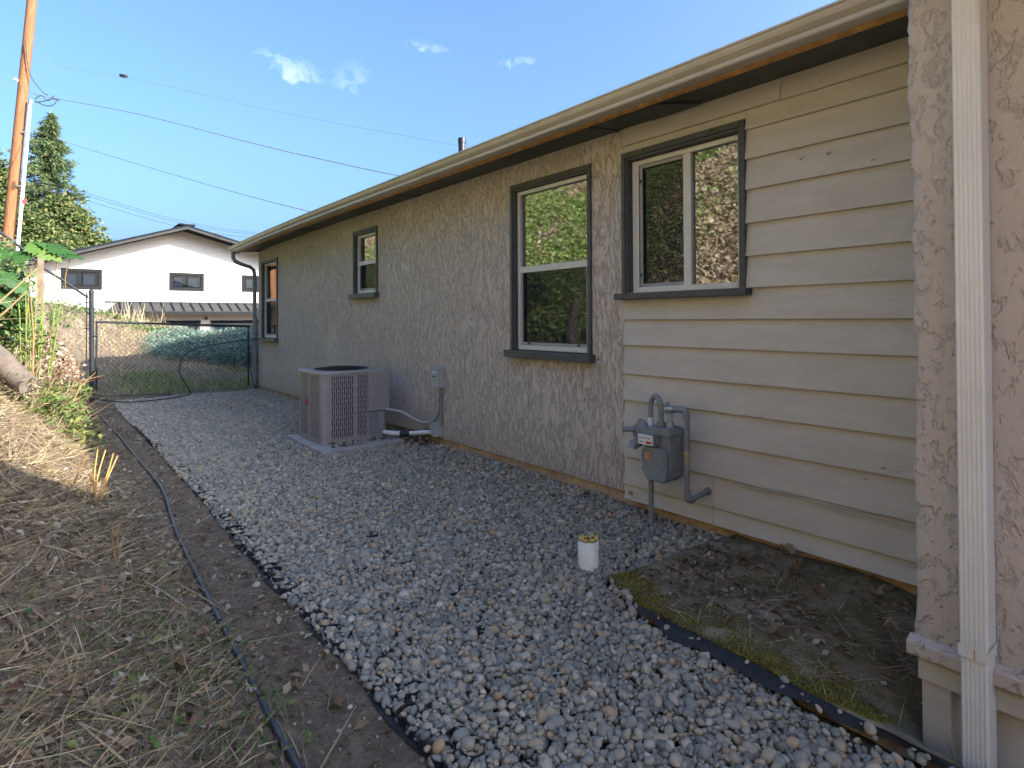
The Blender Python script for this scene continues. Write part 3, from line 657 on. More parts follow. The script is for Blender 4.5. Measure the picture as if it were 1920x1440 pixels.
for i, (x, yy) in enumerate(spots):
    o = first if i == 0 else first.copy()
    if i: C.objects.link(o)
    o.location = (x, yy, .002-.010*min(1, max(0, (yy-3.2)/3))+random.uniform(-.008, .006)); o.rotation_euler = (random.uniform(-.12, .12), random.uniform(-.12, .12), 0)
    if i >= len(spots)-5: o.location.z = .004; o.rotation_euler = (random.uniform(-.25, .25), random.uniform(-.25, .25), 0)
vs = []
sy_ = np.arange(1.0, 9.6, .08)
for yy in sy_:
    x = 1.035+.018*math.sin(yy*1.3)+float(np.interp(yy, [1, 2.6, 9, 13], [-.06, 0, .03, -.1])); wv = .010*math.sin(yy*9)
    vs += [(x-.050+wv*1.2, yy, -.008+.006*math.sin(yy*5)), (x-.03+wv, yy, -.010), (x+.12, yy, -.012)]
gp(MB().add(vs, [(i*3+j, i*3+j+1, i*3+4+j, i*3+3+j) for i in range(len(sy_)-1) for j in range(2)], True), 'backing_sheet', 'fabric')

# ------------------------------------------------------------------ air conditioner on its pad
pad = MB().hexa([(2.26, 5.93, -.03), (3.34, 5.96, -.03), (3.34, 7.08, -.03), (2.28, 7.08, -.03), (2.26, 5.93, .052), (3.34, 5.96, .060), (3.34, 7.08, .060), (2.28, 7.08, .055)])
tag(pad.build('concrete_pad', 'concrete', None, .012), 'low concrete pad under the air conditioner', 'concrete pad')
ac = thing('air_conditioner', 'taupe outdoor air conditioner with slotted panels on a concrete pad', 'air conditioner', (2.755, 6.6, .06))
AX0, AX1, AY0, AY1, AZ0, AZ1 = 2.372, 3.14, 6.225, 6.975, .078, .815
def ap(mb, name, m, bevel=0, parent=None):
    o = mb.build(name, m, None, bevel); o.parent = parent or ac
    if parent is None: o.matrix_parent_inverse = Matrix.Translation(ac.location).inverted()
    return o
ap(MB().box(AX0+.03, AX1-.06, AY0+.03, AY1-.03, AZ0+.01, AZ1-.02), 'coil', 'dark')
def arc(cx, cy, r, a0, a1, n=7): return [(cx+r*math.cos(a0+(a1-a0)*i/(n-1)), cy+r*math.sin(a0+(a1-a0)*i/(n-1))) for i in range(n)]
rc = .055
def rrect(x0, x1, y0, y1, r): return arc(x0+r, y0+r, r, math.pi, 1.5*math.pi)+arc(x1-r, y0+r, r, 1.5*math.pi, 2*math.pi)+arc(x1-r, y1-r, r, 0, .5*math.pi)+arc(x0+r, y1-r, r, .5*math.pi, math.pi)
def ring_wall(out, z0, z1, th=.004):
    mb = MB(); k = len(out); mb.add([(x, y, z0) for x, y in out]+[(x, y, z1) for x, y in out], [(i, (i+1) % k, k+(i+1) % k, k+i) for i in range(k)], True); return mb
# corner columns
for (cx, cy, a0) in ((AX0+rc, AY0+rc, math.pi), (AX1-rc, AY0+rc, 1.5*math.pi), (AX1-rc, AY1-rc, 0), (AX0+rc, AY1-rc, .5*math.pi)):
    pts = arc(cx, cy, rc, a0, a0+.5*math.pi, 9); k = len(pts); mb = MB()
    mb.add([(x, y, AZ0) for x, y in pts]+[(x, y, AZ1) for x, y in pts], [(i, i+1, k+i+1, k+i) for i in range(k-1)], True)
    ap(mb, 'corner_column', 'ac')
def slotted(p0, p1, nx_, zlo, zhi, name, out):
    """sheet panel from p0 to p1 (xy) with staggered vertical slots; out = outward xy normal"""
    mb = MB(); p0 = Vector((*p0, 0)); p1 = Vector((*p1, 0)); d = p1-p0; n_ = Vector((*out, 0))
    def slab_(u0, u1, z0, z1):
        a_, b_ = p0+d*u0, p0+d*u1; q = [a_, b_, b_-n_*.006, a_-n_*.006]
        mb.hexa([(*(v.xy), z0) for v in q]+[(*(v.xy), z1) for v in q])
    pw = 1.0/nx_; sw = .47
    slab_(0, 1, AZ0+.0, zlo); slab_(0, 1, zhi, AZ1)
    for i in range(nx_):
        u0 = i*pw
        slab_(u0, u0+pw*(1-sw)/2, zlo, zhi); slab_(u0+pw*(1+sw)/2, u0+pw, zlo, zhi)
        off = (0, .55, .0, .55)[i % 4] if i % 2 else 0
        H = (zhi-zlo); ns = 6; pitch_ = H/ns; br = .013
        base = zlo + (pitch_*.5 if i % 2 else 0)
        z = base
        while z < zhi-.001:
            slab_(u0+pw*(1-sw)/2, u0+pw*(1+sw)/2, max(zlo, z), min(zhi, z+br)); z += pitch_
        if i % 2: slab_(u0+pw*(1-sw)/2, u0+pw*(1+sw)/2, zlo, zlo+.03) if False else None
    return recalc(ap(mb, name, 'ac'))
zl, zh = AZ0+.03, AZ1-.03
slotted((AX0+.105, AY0), (AX0+.36, AY0), 11, zl, zh, 'slotted_panel', (0, -1))
slotted((AX0+.405, AY0), (AX0+.52, AY0), 5, zl, zh, 'slotted_panel', (0, -1))
pn = MB().box(AX0+rc, AX0+.105, AY0, AY0+.006, AZ0, AZ1).box(AX0+.36, AX0+.405, AY0-.002, AY0+.006, AZ0, AZ1)
ap(pn, 'panel_strip', 'ac')
slotted((AX0, AY0+.085), (AX0, AY0+.345), 6, zl, zh, 'slotted_panel', (-1, 0))
slotted((AX0, AY0+.42), (AX0, AY1-.09), 5, zl, zh, 'slotted_panel', (-1, 0))
ap(MB().box(AX0, AX0+.006, AY0+rc, AY0+.085, AZ0, AZ1).box(AX0-.002, AX0+.006, AY0+.345, AY0+.42, AZ0, AZ1).box(AX0, AX0+.006, AY1-.09, AY1-rc, AZ0, AZ1), 'panel_strip', 'ac')
ap(MB().box(AX0+.52, AX1-rc, AY0, AY0+.006, AZ0, AZ1).box(AX1-.006, AX1, AY0+rc, AY1-rc, AZ0, AZ1).box(AX0+rc, AX1-rc, AY1-.006, AY1, AZ0, AZ1), 'side_panel', 'ac')
ap(MB().box(AX0+.525, AX1+.012, AY0-.030, AY0+.30, AZ0+.295, AZ1-.004), 'service_cover', 'ac', .004)
ap(MB().box(AX0+.545, AX0+.66, AY0-.006, AY0, AZ0+.03, AZ0+.28), 'valve_panel', 'grey_metal')
# base pan, lid, fan
bp = MB(); o1 = rrect(AX0-.004, AX1+.004, AY0-.004, AY1+.004, rc); k = len(o1)
bp.add([(x, y, AZ0-.022) for x, y in o1]+[(x, y, AZ0+.012) for x, y in o1], [(i, (i+1) % k, k+(i+1) % k, k+i) for i in range(k)]+[tuple(range(k))[::-1]], False)
ap(bp, 'base_pan', 'ac')
lid = MB(); o1 = rrect(AX0-.010, AX1+.010, AY0-.010, AY1+.010, rc+.008); k = len(o1); fcx, fcy, frr = (AX0+AX1)/2-.01, (AY0+AY1)/2, .30
def nearest_ring(): return [(fcx+frr*math.cos(math.atan2(y-fcy, x-fcx)), fcy+frr*math.sin(math.atan2(y-fcy, x-fcx))) for x, y in o1]
inn = nearest_ring()
lid.add([(x, y, AZ1-.008) for x, y in o1]+[(x, y, AZ1+.014) for x, y in o1]+[(x*.985+fcx*.015, y*.985+fcy*.015, AZ1+.020) for x, y in o1]+[(x, y, AZ1+.024) for x, y in inn]+[(x, y, AZ1-.03) for x, y in inn],
        [(j*k+i, j*k+(i+1) % k, (j+1)*k+(i+1) % k, (j+1)*k+i) for j in range(4) for i in range(k)], True)
ap(lid, 'lid', 'ac')
gr = MB()
for r_ in np.arange(.055, .305, .0205):
    zc = AZ1+.026+.022*(1-(r_/.3)**2); pts = [(fcx+r_*math.cos(t_), fcy+r_*math.sin(t_), zc) for t_ in np.linspace(0, 2*math.pi, 37)]; gr.tube(pts, .0022, 4, False)
for t_ in np.linspace(0, 2*math.pi, 25)[:-1]:
    gr.tube([(fcx+r_*math.cos(t_), fcy+r_*math.sin(t_), AZ1+.024+.022*(1-(r_/.3)**2)) for r_ in (.05, .13, .21, .304)], .0026, 4)
ap(gr, 'fan_grille', 'dark')
fan = MB().tube([(fcx, fcy, AZ1-.06), (fcx, fcy, AZ1+.0)], .06, 16)
for q in range(3):
    a_ = q*2.094; c_, s_ = math.cos(a_), math.sin(a_); f2 = lambda u, v, z: (fcx+u*c_-v*s_, fcy+u*s_+v*c_, AZ1+z)
    fan.add([f2(.05, -.05, -.05), f2(.27, -.11, -.05), f2(.28, .06, -.01), f2(.05, .05, -.02)], [(0, 1, 2, 3)])
ap(fan, 'fan', 'dark')
bd = ap(MB().box(AX0-.006, AX0-.001, AY0+.415, AY0+.50, .452, .515), 'badge', 'black', .002)
ap(MB().box(AX0-.010, AX0-.006, AY0+.42, AY0+.49, .468, .505), 'badge_face', 'red', 0, bd)
for (x, z) in ((AX0+.383, .62), (AX0+.383, .36), (AX0+.383, AZ1-.015), (AX0+.06, AZ1-.0), (AX0+.53, .60)): ap(MB().tube([(x, AY0-.004, z), (x, AY0+.0, z)], .006, 8), 'screw', 'dark')

# electrical boxes, conduit, refrigerant line
db = thing('disconnect_box', 'grey electrical disconnect box fixed high on the stucco beside the air conditioner', 'electrical box', (3.36, 5.47, .78))
def tp(th, mb, name, m, bevel=0):
    o = mb.build(name, m, None, bevel); o.parent = th; o.matrix_parent_inverse = Matrix.Translation(th.location).inverted(); return o
tp(db, MB().box(3.318, 3.412, 5.418, 5.535, .672, .872), 'cabinet', 'box', .004)
tp(db, MB().prism_y([(3.308, .862), (3.412, .884), (3.412, .894), (3.306, .872)], 5.412, 5.541), 'lid', 'box', .002)
tp(db, MB().box(3.316, 3.318, 5.44, 5.51, .825, .850), 'sticker', 'sticker'); tp(db, MB().box(3.3155, 3.318, 5.445, 5.515, .785, .797), 'handle', 'print')
jb = thing('junction_box', 'small grey junction box low on the stucco below the disconnect', 'electrical box', (3.36, 5.52, .2))
tp(jb, MB().box(3.33, 3.413, 5.468, 5.578, .135, .268), 'cabinet', 'box', .004)
tp(jb, MB().box(3.325, 3.413, 5.463, 5.583, .268, .276), 'lid', 'box')
cd = MB().tube([(3.385, 5.44, .68), (3.385, 5.44, .62), (3.392, 5.45, .55), (3.392, 5.45, .27)], .0105, 8)
tag(cd.build('conduit', 'grey_metal'), 'straight grey conduit joining the two electrical boxes on the stucco', 'conduit')
wp = MB().tube([(3.385, 5.50, .68), (3.385, 5.50, .60), (3.385, 5.505, .46), (3.385, 5.54, .36), (3.385, 5.62, .285), (3.37, 5.76, .25), (3.33, 5.93, .285), (3.24, 6.10, .36), (3.12, 6.20, .375)], .0135, 8)
sm = wp  # smooth curve below
def catmull(p, n=8):
    p = [Vector(q) for q in p]; out = []
    for i in range(len(p)-1):
        a_, b_, c_, d_ = p[max(i-1, 0)], p[i], p[i+1], p[min(i+2, len(p)-1)]
        for t_ in np.linspace(0, 1, n, endpoint=False):
            out.append(.5*((2*b_)+(c_-a_)*t_+(2*a_-5*b_+4*c_-d_)*t_*t_+(3*b_-a_-3*c_+d_)*t_**3))
    return out+[p[-1]]
wp = MB().tube(catmull([(3.385, 5.50, .68), (3.385, 5.50, .58), (3.385, 5.505, .46), (3.385, 5.54, .37), (3.385, 5.62, .295), (3.37, 5.76, .25), (3.33, 5.90, .27), (3.24, 6.08, .35), (3.10, 6.22, .378)], 6), .0135, 8)
tag(wp.build('flexible_conduit', 'box'), 'curved grey flexible conduit from the disconnect to the air conditioner', 'conduit')
tag(MB().box(3.372, 3.413, 5.425, 5.525, .537, .551).build('pipe_strap', 'galv'), 'small metal strap holding the conduits on the stucco', 'strap')
rl = thing('refrigerant_line', 'white insulated pipe taped black running from the unit to the wall', 'pipe', (3.2, 6, .1))
tp(rl, MB().tube([(3.07, 6.17, .125), (3.15, 6.04, .118), (3.22, 5.93, .125)], .026, 12), 'insulation', 'sticker')
tp(rl, MB().tube([(3.235, 5.90, .128), (3.33, 5.75, .150), (3.43, 5.62, .165)], .027, 12), 'insulation', 'sticker')
tp(rl, MB().tube([(3.18, 5.975, .118), (3.22, 5.925, .122), (3.25, 5.88, .128)], .034, 12), 'tape', 'black')
tp(rl, MB().tube([(3.25, 5.86, .163), (3.43, 5.60, .196)], .006, 6), 'copper_pipe', 'dark')

# ------------------------------------------------------------------ gas meter
gmt = thing('gas_meter', 'grey gas meter with regulator and curved pipes on the tan siding', 'gas meter', (3.2, 2.45, .02))
def gg(mb, name, m='meter', bevel=0, parent=None):
    o = mb.build(name, m, None, bevel); o.parent = parent or gmt
    if parent is None: o.matrix_parent_inverse = Matrix.Translation(gmt.location).inverted()
    return recalc(o)
GX = 3.22
gg(MB().tube([(GX, 2.525, -.1), (GX, 2.525, .60)], .0185, 12), 'riser_pipe', 'grey_metal')
# regulator: flanged disc facing along the wall
gg(MB().tube([(GX-.045, 2.615, .63), (GX-.02, 2.605, .63), (GX-.018, 2.60, .63), (GX-.006, 2.592, .63), (GX+.01, 2.588, .63), (GX+.035, 2.578, .63)], [.05, .062, .088, .088, .066, .05], 20), 'regulator')
gg(MB().tube([(GX-.02, 2.62, .645), (GX-.10, 2.685, .645)], [.020, .018], 12).tube([(GX-.01, 2.60, .56), (GX-.055, 2.63, .545), (GX-.06, 2.633, .52)], [.03, .034, .036], 12), 'regulator_vent')
gg(MB().tube([(GX, 2.525, .53), (GX, 2.525, .60), (GX+.01, 2.56, .63)], [.026, .028, .02], 12), 'union_nut')
# inverted U
ub = catmull([(GX, 2.525, .60), (GX, 2.525, .80), (GX-.002, 2.512, .855), (GX-.004, 2.482, .882), (GX-.006, 2.450, .862), (GX-.008, 2.435, .81), (GX-.010, 2.432, .68)], 6)
gg(MB().tube(ub, .0175, 12), 'curved_pipe', 'meter')
gg(MB().tube([(GX, 2.525, .655), (GX, 2.525, .735)], .0185, 10), 'tag_sleeve', 'sticker')
gg(MB().tube([(GX-.01, 2.432, .668), (GX-.01, 2.432, .715)], .030, 8), 'union_nut')
# meter case: front bellows housing and back housing, outline cut in (y, z)
def case(outline_, x0, x1, name, bev=.012):
    mb = MB(); mb.prism([(x0, y, z) for y, z in outline_], (x1-x0, 0, 0)); return gg(mb, name, 'meter', bev)
body = [(2.50, .375), (2.47, .345), (2.36, .340), (2.325, .365), (2.315, .43), (2.315, .64), (2.335, .675), (2.48, .675), (2.505, .64), (2.515, .47)]
case(body, GX-.075, GX+.075, 'meter_case', .010)
front = [(2.512, .40), (2.478, .352), (2.350, .345), (2.322, .372), (2.318, .545), (2.36, .565), (2.500, .565), (2.518, .53)]
case(front, GX-.112, GX-.076, 'front_cover', .008)
case([(2.508, .64), (2.49, .690), (2.33, .690), (2.31, .655), (2.31, .64)], GX-.085, GX+.085, 'top_cover', .006)
ix = gg(MB().box(GX-.150, GX-.085, 2.385, 2.515, .580, .650), 'index_box', 'meter', .006)
gg(MB().box(GX-.1525, GX-.150, 2.392, 2.508, .583, .648), 'index_face', 'sticker', 0, ix)
pr = MB()
for j in range(4): pr.box(GX-.1535, GX-.1526, 2.485-j*.024, 2.497-j*.024, .622, .630)
pr.box(GX-.1535, GX-.1526, 2.470, 2.492, .597, .603)
gg(pr, 'dial', 'print', 0, ix); gg(MB().box(GX-.1535, GX-.1526, 2.400, 2.445, .592, .608), 'red_label', 'red', 0, ix)
gg(MB().box(GX-.1145, GX-.112, 2.425, 2.490, .478, .545), 'nameplate', 'grey_metal', .001); gg(MB().box(GX-.1165, GX-.1145, 2.428, 2.480, .482, .522), 'orange_sticker', 'sticker_o')
pr = MB()
for j, wd in enumerate((.030, .018, .034)): pr.box(GX-.1175, GX-.1166, 2.432, 2.432+wd, .490+j*.010, .494+j*.010)
gg(pr, 'sticker_print', 'print')
for (y_, z_) in ((2.505, .42), (2.47, .357), (2.41, .352), (2.35, .356), (2.328, .40), (2.326, .46), (2.328, .53), (2.509, .50)): gg(MB().tube([(GX-.118, y_, z_), (GX-.110, y_, z_)], .0065, 6), 'bolt')
for (y_, x_) in ((2.34, -.05), (2.34, .05), (2.48, .06), (2.40, -.07)): gg(MB().tube([(GX+x_, y_, .688), (GX+x_, y_, .699)], .009, 6), 'bolt')
# outlet: nipple, cock, elbow, drop, elbow, wall stub
OY = 2.36
gg(MB().tube([(GX-.01, OY, .685), (GX-.01, OY, .722)], .028, 8), 'union_nut', 'galv'); gg(MB().tube([(GX-.01, OY, .72), (GX-.01, OY, .785)], .0165, 12), 'nipple', 'galv')
gg(MB().tube([(GX-.012, OY+.025, .805), (GX-.012, OY-.035, .812)], .026, 12).tube([(GX-.035, OY+.0, .80), (GX-.012, OY, .805)], .016, 10).box(GX-.03, GX+.0, OY+.012, OY+.03, .822, .850), 'gas_cock', 'galv', .002)
gg(MB().tube([(GX-.012, OY-.032, .812), (GX-.012, OY-.062, .815)], .017, 12), 'nipple', 'galv')
gg(MB().tube(catmull([(GX-.012, OY-.055, .815), (GX-.012, OY-.095, .818), (GX-.012, OY-.122, .805), (GX-.012, OY-.128, .765)], 5), .0225, 12), 'elbow', 'meter')
DY = OY-.128
gg(MB().tube([(GX-.012, DY, .78), (GX-.012, DY, .27)], .0165, 12), 'drop_pipe', 'meter')
gg(MB().tube([(GX-.012, DY, .49), (GX-.012, DY, .56)], .0205, 8), 'coupling', 'foundation')
gg(MB().tube(catmull([(GX-.012, DY, .305), (GX-.012, DY, .27), (GX-.002, DY-.008, .252), (GX+.035, DY-.012, .254)], 5), .0225, 12), 'elbow', 'meter')
gg(MB().tube([(GX+.03, DY-.012, .254), (3.40, DY-.040, .288)], .0165, 12).tube([(3.372, DY-.036, .281), (3.392, DY-.040, .287)], .024, 8), 'wall_stub', 'meter')

# ------------------------------------------------------------------ plastic pipe stub in the gravel
st = thing('pipe_stub', 'short cream plastic pipe standing in the gravel with yellow foam top', 'pipe', (2.40, 2.32, 0))
mb = MB(); k = 28; o1 = [(2.40+.058*math.cos(2*math.pi*i/k), 2.32+.058*math.sin(2*math.pi*i/k)) for i in range(k)]; o2 = [(2.40+(x-2.40)*.90, 2.32+(y-2.32)*.90) for x, y in o1]
mb.add([(x, y, -.05) for x, y in o1]+[(x, y, .166) for x, y in o1]+[(x, y, .166) for x, y in o2]+[(x, y, .12) for x, y in o2], [(j*k+i, j*k+(i+1) % k, (j+1)*k+(i+1) % k, (j+1)*k+i) for j in range(3) for i in range(k)], True)
pipe = recalc(tp(st, mb, 'pipe_wall', 'pvc')); pipe.data.polygons.foreach_set('use_smooth', [i < k for i in range(len(pipe.data.polygons))])
fm = MB(); vs = [(2.40, 2.32, .158)]; fs = []
for rr_ in (.020, .038, .0535):
    for i in range(k): vs.append((2.40+rr_*math.cos(2*math.pi*i/k), 2.32+rr_*math.sin(2*math.pi*i/k), .150+.02*random.random()+(.014 if rr_ > .05 else 0)))
fs = [(0, 1+i, 1+(i+1) % k) for i in range(k)]+[(1+j*k+i, 1+(j+1)*k+i, 1+(j+1)*k+(i+1) % k, 1+j*k+(i+1) % k) for j in range(2) for i in range(k)]
tp(st, fm.add(vs, fs), 'foam_plug', 'foam')
tag(leaves('leaf_heap', np.column_stack([rng.normal(2.40, .018, 14), rng.normal(2.32, .018, 14), rng.uniform(.165, .185, 14)]), .022, 'leafdry'), 'bits of dead leaf lying on top of the cream pipe stub', 'leaves')

# ------------------------------------------------------------------ pipes and hose on the ground
def gpath(pts, dz): return [(x, y, float(terrain(x, y))+dz) for x, y in pts]
ipts = gpath([(.63, 1.2), (.632, 2.1), (.65, 2.77), (.675, 3.57), (.72, 4.48), (.80, 5.5), (.817, 6.16), (.79, 7.3), (.776, 8.6), (.735, 9.8), (.71, 11.0), (.715, 11.8), (.70, 12.2)], .016)
tag(MB().tube(catmull(ipts, 8), .0115, 10).build('irrigation_pipe', 'blackpipe'), 'dusty black irrigation pipe winding along the dirt path', 'pipe')
hs = [(.60, 12.2, .22), (.78, 12.05, .10), (1.05, 11.75, .06), (1.35, 11.65, .05), (1.75, 11.8, .05), (2.10, 12.15, .045), (2.19, 12.22, .075), (2.08, 12.15, .28), (1.99, 12.1, .50), (2.05, 12.1, .76), (2.24, 12.1, .88), (2.46, 12.1, .935), (2.92, 12.1, 1.005), (3.33, 12.12, 1.05)]
tag(MB().tube(catmull(hs, 8), .011, 8).build('garden_hose', 'black'), 'black hose looping up from the gravel to the far downspout', 'hose')
h2 = [(.62, 12.42, .21), (.85, 12.55, .10), (1.2, 12.65, .06), (1.62, 12.68, .05), (1.9, 12.6, .03)]
tag(MB().tube(catmull(h2, 8), .008, 6).build('drip_line', 'black'), 'thin black drip line lying under the chain link gate', 'hose')
h3 = [(3.34, 12.25, 1.03), (3.27, 12.27, .98), (3.235, 12.27, .88), (3.23, 12.27, .70), (3.245, 12.27, .45), (3.30, 12.27, .20), (3.36, 12.27, .06)]
tag(MB().tube(catmull(h3, 8), .008, 6).build('drip_line', 'black'), 'thin black line hanging down beside the far downspout', 'hose')

# ------------------------------------------------------------------ gate and fence
GY = 12.35
def zig(x0, x1, z0f, z1f, y, cell, r_, name, parent=None, m='chain'):
    """diamond mesh of zigzag wires between bottom and top heights"""
    n_ = int((x1-x0)/cell); vs = []; fs = []
    V = []; Fc = []
    for sgn in (1, -1):
        # straight diagonals read the same as woven wire and cost little
        L = max(z1f(x0), z1f(x1))-min(z0f(x0), z0f(x1)); cnt = int((x1-x0+L)/cell)+2
        for i in range(cnt):
            xs = x0-L+i*cell if sgn > 0 else x0+i*cell
            a_ = np.linspace(0, L, 40); X_ = xs+sgn*a_; zb = min(z0f(x0), z0f(x1)); Z_ = zb+a_
            ok = (X_ >= x0) & (X_ <= x1) & (Z_ >= np.array([z0f(q) for q in X_])) & (Z_ <= np.array([z1f(q) for q in X_]))
            if ok.sum() < 2: continue
            X_, Z_ = X_[ok], Z_[ok]; o = len(V)
            yo = sgn*r_*.7
            for (q, z) in ((X_[0], Z_[0]), (X_[-1], Z_[-1])):
                for dx, dy in ((-r_, 0), (r_*.5, r_), (r_*.5, -r_)): V.append((q+dx, y+yo+dy, z))
            Fc += [(o, o+1, o+4, o+3), (o+1, o+2, o+5, o+4), (o+2, o, o+3, o+5)]
    return np_mesh(name, np.array(V), np.array(Fc), m, parent=parent)
gate = thing('chain_link_gate', 'low chain link gate with dark top rail across the far end of the side yard', 'gate', (.74, GY, .2))
inv = Matrix.Translation(gate.location).inverted()
gtop = lambda x: 1.392 - .042*(x-.74)
gbot = lambda x: .24 - .05*(x-.74)
tp(gate, MB().tube([(.765, GY, gtop(.765)), (2.0, GY, gtop(2.0)), (3.265, GY, gtop(3.265))], .021, 10), 'top_rail', 'chain')
tp(gate, MB().tube([(.775, GY, .2), (.775, GY, gtop(.775))], .016, 8), 'side_rail', 'chain'); tp(gate, MB().tube([(3.23, GY, .12), (3.23, GY, gtop(3.23))], .016, 8), 'side_rail', 'chain')
o = zig(.79, 3.22, gbot, gtop, GY, .082, .0027, 'chain_link_mesh', gate); o.matrix_parent_inverse = inv
for z in (1.15, .55): tp(gate, MB().tube([(.70, GY-.04, z), (.79, GY-.02, z)], .012, 8), 'hinge', 'chain')
fen = thing('wire_fence', 'wire mesh fence with sloping dark top rail climbing the bank from a steel post', 'fence', (.70, GY, .15)); inv = Matrix.Translation(fen.location).inverted()
tp(fen, MB().tube([(.715, GY, .0), (.70, GY, 1.90)], .036, 14).tube([(.70, GY, 1.88), (.70, GY, 1.925), (.70, GY, 1.945)], [.042, .040, .012], 14), 'post', 'chain')
ftop = lambda x: 1.84 + (.655-x)*.80
tp(fen, MB().tube(catmull([(.655, GY, 1.835), (.60, GY, 1.85), (.33, GY, 2.075), (.06, GY, 2.28), (-.32, GY, 2.68), (-1.4, GY, 3.6)], 5), .021, 10), 'top_rail', 'chain')
tp(fen, MB().tube([(.635, GY, .25), (.635, GY, 1.9)], .010, 8), 'tension_bar', 'chain')
for z in (1.80, 1.72, 1.28, .62): tp(fen, MB().tube([(.60, GY-.01, z), (.69, GY-.035, z)], .009, 6), 'band', 'chain')
tp(fen, MB().box(-.02, .06, 11.46, 11.54, .6, 2.42), 'line_post', 'bark')
wm = MB()
for x in np.arange(-1.3, .62, .055): wm.tube([(x, GY, float(terrain(x, GY))), (x, GY, ftop(x))], .0018, 3, False)
for z in np.arange(.3, 3.5, .075):
    xa = -1.3; xb = .62 if z < 1.85 else .655-(z-1.84)/.80
    if xb > xa+.1: wm.tube([(xa, GY, z+.75), (max(xa, min(.62, xb)), GY, z)], .0018, 3, False)
tp(fen, wm, 'wire_mesh', 'wire')

# ------------------------------------------------------------------ neighbour's house
NU = 32.0
nb = thing('neighbor_house', 'sunlit white gabled house with dark metal roof and garage canopy behind the hedge', 'house', (4.5, NU, -.7))
def np_(mb, name, m, bevel=0, parent=None):
    o = mb.build(name, m, None, bevel); o.parent = parent or nb
    if parent is None: o.matrix_parent_inverse = Matrix.Translation(nb.location).inverted()
    return recalc(o)
AXp, AZp = 5.40, 5.72; SL, SR = .345, .258
rz = lambda x: AZp-(AXp-x)*SL if x < AXp else AZp-(x-AXp)*SR
XL, XR = -.9, 12.5
np_(MB().prism([(XL, NU+.02, -1.2), (XR, NU+.02, -1.2), (XR, NU+.02, rz(XR)), (AXp, NU+.02, AZp), (XL, NU+.02, rz(XL))], (0, 9, 0)), 'wall', 'whitewall')
z = -.2
while z < AZp-.05:
    z2 = min(z+.185, AZp-.03)
    def xl(zz): return max(XL, AXp-(AZp-zz)/SL)
    def xr(zz): return min(XR, AXp+(AZp-zz)/SR)
    a_, b_ = xl(z2), xr(z2)
    np_(MB().hexa([(xl(z), NU-.008, z), (xr(z), NU-.008, z), (xr(z), NU+.018, z), (xl(z), NU+.018, z), (a_, NU+.004, z2-.002), (b_, NU+.004, z2-.002), (b_, NU+.018, z2-.002), (a_, NU+.018, z2-.002)]), 'siding_board', 'whitewall'); z = z2
OV = 1.05
for (x0, x1) in ((XL-.7, AXp), (AXp, XR+.7)):
    zz0, zz1 = rz(x0)+.02, rz(x1)+.02
    np_(MB().hexa([(x0, NU-OV, zz0), (x1, NU-OV, zz1), (x1, NU+9.4, zz1), (x0, NU+9.4, zz0), (x0, NU-OV, zz0+.15), (x1, NU-OV, zz1+.15), (x1, NU+9.4, zz1+.15), (x0, NU+9.4, zz0+.15)]), 'roof', 'rooftop')
    np_(MB().hexa([(x0, NU-OV-.03, zz0-.05), (x1, NU-OV-.03, zz1-.05), (x1, NU-OV-.002, zz1-.05), (x0, NU-OV-.002, zz0-.05), (x0, NU-OV-.03, zz0+.055), (x1, NU-OV-.03, zz1+.055), (x1, NU-OV-.002, zz1+.055), (x0, NU-OV-.002, zz0+.055)]), 'rake_board', 'canopy')
np_(MB().box(AXp-.35, AXp+.35, NU-OV-.02, NU+9.4, AZp+.15, AZp+.21), 'ridge_cap', 'rooftop')
for (x0, x1, z0, z1) in ((.75, 2.20, 2.82, 3.71), (4.84, 6.31, 2.86, 3.71), (8.07, 9.5, 2.88, 3.72)):
    t_ = .13; f = MB().box(x0, x1, NU-.05, NU-.01, z0, z0+t_).box(x0, x1, NU-.05, NU-.01, z1-t_, z1).box(x0, x0+t_, NU-.05, NU-.01, z0+t_, z1-t_).box(x1-t_, x1, NU-.05, NU-.01, z0+t_, z1-t_)
    wi = np_(f, 'window', 'grey_trim'); mx_ = (x0+x1)/2
    np_(MB().box(x0+t_, x1-t_, NU-.045, NU-.012, z0+t_, z0+t_+.04).box(x0+t_, x1-t_, NU-.045, NU-.012, z1-t_-.04, z1-t_).box(mx_-.025, mx_+.025, NU-.045, NU-.012, z0+t_+.04, z1-t_-.04).box(x0+t_, x0+t_+.04, NU-.045, NU-.012, z0+t_+.04, z1-t_-.04).box(x1-t_-.04, x1-t_, NU-.045, NU-.012, z0+t_+.04, z1-t_-.04), 'sash', 'far_sash', 0, wi)
    np_(MB().box(x0+t_, x1-t_, NU-.011, NU-.0095, z0+t_, z1-t_), 'unlit_room_sheet', 'dark', 0, wi)  # thin black sheet standing in for the shade of the unlit room
    for (p, q) in ((x0+t_+.05, mx_-.22), (mx_+.06, x1-t_-.16)):
        cc = MB(); xs = np.linspace(p, q, 14); cc.add([(x, NU-.018+.004*math.sin(i*2.2), zz) for i, x in enumerate(xs) for zz in (z0+t_+.05, z1-t_-.14)], [(2*i, 2*i+2, 2*i+3, 2*i+1) for i in range(13)], True)
        np_(cc, 'curtain', 'curtain_w', 0, wi)
    np_(MB().box(x0+t_+.04, mx_-.025, NU-.034, NU-.030, z0+t_+.04, z1-t_-.04), 'pane', 'farglass', 0, wi); np_(MB().box(mx_+.025, x1-t_-.04, NU-.034, NU-.030, z0+t_+.04, z1-t_-.04), 'pane', 'farglass', 0, wi)
